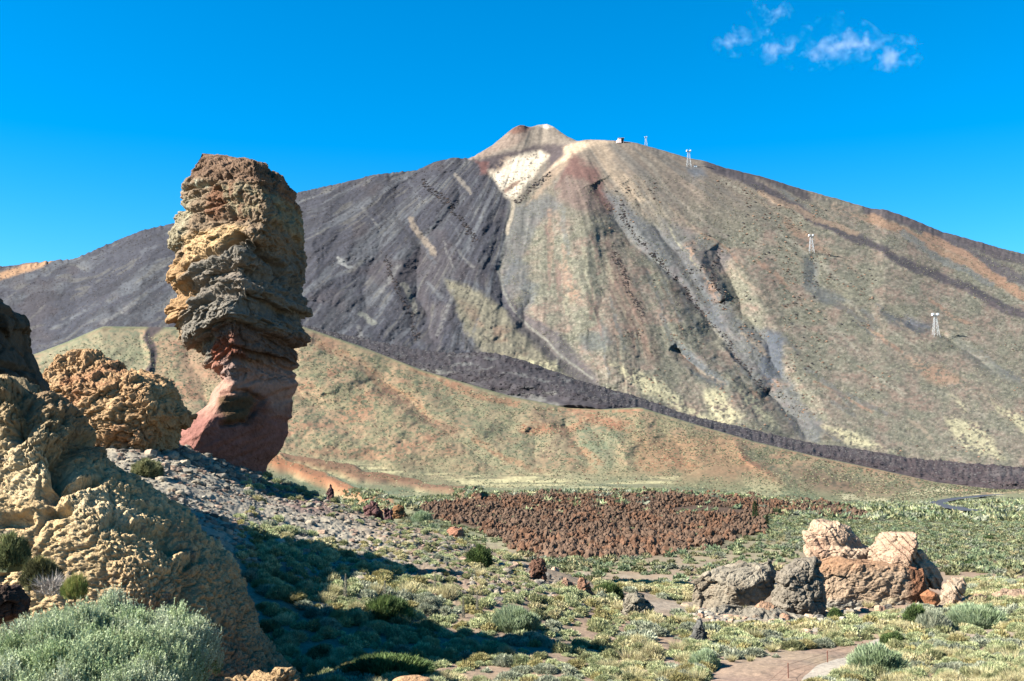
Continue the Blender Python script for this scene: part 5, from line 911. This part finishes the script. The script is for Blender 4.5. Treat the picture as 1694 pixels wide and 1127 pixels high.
class MB:
    def __init__(s): s.v, s.f = [], []
    def bar(s, a, b, w, n=4):
        a, b = np.array(a, float), np.array(b, float); d = norm(b - a); u = norm(np.cross(d, (0, 0, 1) if abs(d[2]) < 0.9 else (1, 0, 0))); v = np.cross(d, u); i = len(s.v)
        for p in (a, b):
            for k in range(n): q = 2 * math.pi * (k + 0.5) / n; s.v.append(p + (u * math.cos(q) + v * math.sin(q)) * w / 2 * 1.3)
        s.f += [[i + k, i + (k + 1) % n, i + n + (k + 1) % n, i + n + k] for k in range(n)]; s.f += [[i + k for k in range(n)][::-1], [i + n + k for k in range(n)]]
        return s
    def box(s, c, d):
        i = len(s.v); s.v += [np.array(c) + np.array(d) / 2 * (x_, y_, z_) for x_ in (-1, 1) for y_ in (-1, 1) for z_ in (-1, 1)]; s.f += [[i + q for q in f] for f in [(0, 1, 3, 2), (4, 6, 7, 5), (0, 4, 5, 1), (2, 3, 7, 6), (0, 2, 6, 4), (1, 5, 7, 3)]]; return s
    def build(s, name, mat, parent=None, **kw):
        me = bpy.data.meshes.new(name); me.from_pydata([tuple(map(float, p)) for p in s.v], [], s.f); me.update(); return link(name, me, mat, parent, **kw)
fp = [np.array([*(lambda g: (g[0], g[1]))(ground_px(a, b)), 0]) for a, b in [(1176, 1150), (1240, 1128), (1304, 1113), (1369, 1092), (1428, 1074)]]
fp = [np.array([p[0], p[1], gz(p[0], p[1])]) for p in fp]; ft = empty('fence', tuple(fp[2]), 'low wire fence with thin rusty posts along the pale path', 'fence')
for p in fp: MB().bar(p - fp[2] + (0, 0, -0.1), p - fp[2] + (0, 0, 0.48), 0.032).build('post', M_rust, ft)
for h_ in (0.2, 0.42):
    m = MB()
    for a, b in zip(fp[:-1], fp[1:]): m.bar(a - fp[2] + (0, 0, h_), b - fp[2] + (0, 0, h_), 0.008, 3)
    m.build('wire', M_rust, ft)
def pine(a, b, hpx, wpx, lab, seed):
    g = ground_px(a, b); h_ = hpx * g[1] / F; w_ = wpx * g[1] / F / 2; r = np.random.default_rng(seed); t = empty('pine_tree', tuple(g), lab, 'pine tree', 'pines at the edge of the lava field')
    MB().bar((0, 0, -0.5), (0.05 * w_, 0, h_ * 0.93), 0.06 * h_, 6).build('trunk', M_rust, t)
    n = 1500; z_ = 0.12 + 0.88 * r.random(n); an = r.random(n) * 6.283; rd = w_ * (1.1 - z_) ** 0.6 * (0.55 + 0.45 * fbm(z_ * 6, an * 1.2, s=seed, o=2)) * np.sqrt(0.2 + 0.8 * r.random(n)); p = np.stack([np.cos(an) * rd, np.sin(an) * rd, z_ * h_], -1)
    d = norm(np.stack([np.cos(an), np.sin(an), 0.4 + 0 * an], -1) + r.normal(size=(n, 3)) * 0.5) * h_ * 0.07; s = norm(np.cross(d, r.normal(size=(n, 3)))) * h_ * 0.014
    V = np.stack([p - s, p + s, p + d], 1).reshape(-1, 3); link('crown', mesh_np('crown', V, np.arange(3 * n).reshape(-1, 3), np.repeat(np.array([lin((64, 88, 48)), lin((88, 110, 62))])[r.integers(0, 2, n)], 3, 0), smooth=False), M_leaf, t)
pine(1249, 858, 28, 17, 'taller dark pine at the right end of the brown lava field', 971); pine(1269, 866, 18, 10, 'shorter pine just right of the taller one by the lava field', 972)
def mt_px(a, b):
    k = np.argmin((mx - a) ** 2 + (my - b) ** 2 + 1e6 * (MR > 395)); return MP.reshape(-1, 3)[k].copy()
def pylon(a, b, hpx, lab):
    g = mt_px(a, b); s = g[1] / F; h_ = hpx * s; w0, w1 = hpx * 0.13 * s, hpx * 0.045 * s; t = empty('cableway_pylon', tuple(g), lab, 'pylon', 'cableway pylons climbing the volcano'); lw = 0.32 * s; c = [(-1, -1), (1, -1), (1, 1), (-1, 1)]
    for x_, y_ in c: MB().bar((x_ * w0, y_ * w0, -3), (x_ * w1, y_ * w1, h_ * 0.86), lw).build('leg', M_steel, t)
    m = MB(); wz = lambda f: w0 + (w1 - w0) * f / 0.86
    fs = [0.05, 0.24, 0.40, 0.54, 0.66, 0.76, 0.86]
    for f0, f1 in zip(fs[:-1], fs[1:]):
        for i in range(4):
            (xa, ya), (xb, yb) = c[i], c[(i + 1) % 4]; m.bar((xa * wz(f0), ya * wz(f0), h_ * f0), (xb * wz(f1), yb * wz(f1), h_ * f1), lw * 0.45); m.bar((xb * wz(f0), yb * wz(f0), h_ * f0), (xa * wz(f1), ya * wz(f1), h_ * f1), lw * 0.45); m.bar((xa * wz(f1), ya * wz(f1), h_ * f1), (xb * wz(f1), yb * wz(f1), h_ * f1), lw * 0.4)
    m.build('lattice', M_steel, t); W = hpx * 0.13 * s
    MB().box((0, 0, h_ * 0.90), (W * 2, W, h_ * 0.025)).box((-W * 0.8, 0, h_ * 0.95), (W * 0.4, W * 1.6, h_ * 0.08)).box((W * 0.8, 0, h_ * 0.95), (W * 0.4, W * 1.6, h_ * 0.08)).bar((-W * 0.8, 0, h_ * 0.9), (0, 0, h_), lw * 0.6).bar((W * 0.8, 0, h_ * 0.9), (0, 0, h_), lw * 0.6).build('cable_head', M_steel, t)
for a, b, h_, lab in [(1069, 240, 16, 'cableway pylon on the skyline right of the summit station'), (1139, 276, 29, 'cableway pylon below the skyline beside a small white hut'), (1342, 418, 31, 'cableway pylon halfway down the right flank'), (1549, 557, 39, 'lowest and largest cableway pylon on the right flank')]: pylon(a, b, h_, lab)
g = mt_px(1026, 236); s = g[1] / F; t = empty('cableway_station', tuple(g), 'small pale cableway station with a dark opening on the skyline', 'building')
MB().box((-1.5 * s, 0, 3.0 * s), (5 * s, 8 * s, 8 * s)).box((-5.2 * s, 0, 1.4 * s), (3 * s, 6 * s, 4.4 * s)).build('wall', M_wall, t); MB().box((3.2 * s, 0.2 * s, 4.6 * s), (4.4 * s, 7 * s, 4.6 * s)).build('dock_opening', M_dark, t); MB().box((1.0 * s, 0, 7.3 * s), (10.5 * s, 8.6 * s, 0.8 * s)).build('roof', M_roof, t)
for x_ in (1.6, 4.9): MB().box((x_ * s, -2 * s, 0.6 * s), (0.9 * s, 0.9 * s, 3.4 * s)).build('pillar', M_wall, t)
g = mt_px(1150, 277); s = g[1] / F; t = empty('hut', tuple(g), 'tiny white hut at the foot of the second pylon', 'hut'); MB().box((0, 0, 0.8 * s), (5 * s, 4 * s, 2.8 * s)).build('wall', M_steel, t)
m = MB(); i = 0; m.v = [np.array(p) * s for p in [(-2.8, -2.3, 2.3), (2.8, -2.3, 2.3), (2.8, 2.3, 2.3), (-2.8, 2.3, 2.3), (-2.8, 0, 3.3), (2.8, 0, 3.3)]]; m.f = [[0, 1, 5, 4], [2, 3, 4, 5], [0, 4, 3], [1, 2, 5], [0, 3, 2, 1]]; m.build('roof', M_roof, t)
# ------------------------------------------------------------------ wisps of cloud high behind the volcano
def cloud_mat():
    m = bpy.data.materials.new('cloud_wisp'); m.use_nodes = True; n, l = m.node_tree.nodes, m.node_tree.links; n.remove(n['Principled BSDF'])
    v = n.new('ShaderNodeVolumePrincipled'); v.inputs['Color'].default_value = (1, 1, 1, 1); v.inputs['Anisotropy'].default_value = 0.3
    tc = n.new('ShaderNodeTexCoord'); nz = n.new('ShaderNodeTexNoise'); nz.inputs['Scale'].default_value = 0.0045; nz.inputs['Detail'].default_value = 7; nz.inputs['Roughness'].default_value = 0.6; nz.inputs['Distortion'].default_value = 0.15
    oi = n.new('ShaderNodeObjectInfo'); ad = n.new('ShaderNodeVectorMath'); l.new(tc.outputs['Object'], ad.inputs[0]); l.new(oi.outputs['Location'], ad.inputs[1]); l.new(ad.outputs[0], nz.inputs['Vector'])
    g = n.new('ShaderNodeAttribute'); mr = n.new('ShaderNodeMapRange'); mr.inputs['From Min'].default_value = 0.545; mr.inputs['From Max'].default_value = 0.8
    mr.inputs['To Min'].default_value = 0; mr.inputs['To Max'].default_value = 0.005; l.new(nz.outputs[0], mr.inputs['Value'])
    # thin out towards the rim of each wisp (Generated runs 0..1 across it)
    s = n.new('ShaderNodeVectorMath'); s.operation = 'SUBTRACT'; s.inputs[1].default_value = (0.5, 0.5, 0.5); l.new(tc.outputs['Generated'], s.inputs[0])
    ln = n.new('ShaderNodeVectorMath'); ln.operation = 'LENGTH'; l.new(s.outputs[0], ln.inputs[0]); m2 = n.new('ShaderNodeMapRange'); m2.inputs['From Min'].default_value = 0.0; m2.inputs['From Max'].default_value = 0.48; m2.inputs['To Min'].default_value = 1; m2.inputs['To Max'].default_value = 0
    l.new(ln.outputs['Value'], m2.inputs['Value']); mu = n.new('ShaderNodeMath'); mu.operation = 'MULTIPLY'; l.new(mr.outputs[0], mu.inputs[0]); l.new(m2.outputs[0], mu.inputs[1]); l.new(mu.outputs[0], v.inputs['Density'])
    l.new(v.outputs[0], n['Material Output'].inputs['Volume']); return m
M_cloud = cloud_mat()
for a, b, w_, h_, tilt, lab in [(1392, 66, 120, 58, 24, 'largest white cloud wisp at the upper right'), (1470, 86, 110, 44, 12, 'cloud wisp trailing right from the largest one'), (1274, 74, 74, 50, -14, 'cloud wisp left of the largest one, lowest of the left three'), (1314, 92, 44, 60, 60, 'short steep cloud wisp hanging below the others'),
                                (1274, 26, 66, 50, 35, 'small cloud wisp nearest the top edge'), (1214, 70, 58, 40, -24, 'faint leftmost cloud wisp'), (1362, 98, 60, 34, -30, 'faint streak of cloud under the largest wisp')]:
    Yc = 12000.0; c = at(a, b, Yc); s = Yc / F; v, f = ICO[3]; v = v * (w_ * s * 0.75, w_ * s * 0.5, h_ * s * 0.75); t_r = -R(tilt); x_ = v[:, 0] * math.cos(t_r) - v[:, 2] * math.sin(t_r); z_ = v[:, 0] * math.sin(t_r) + v[:, 2] * math.cos(t_r)
    link('cloud', mesh_np('cloud', np.stack([x_, v[:, 1], z_], -1), f), M_cloud, None, lab, 'cloud', 'cloud wisps', None, tuple(c))
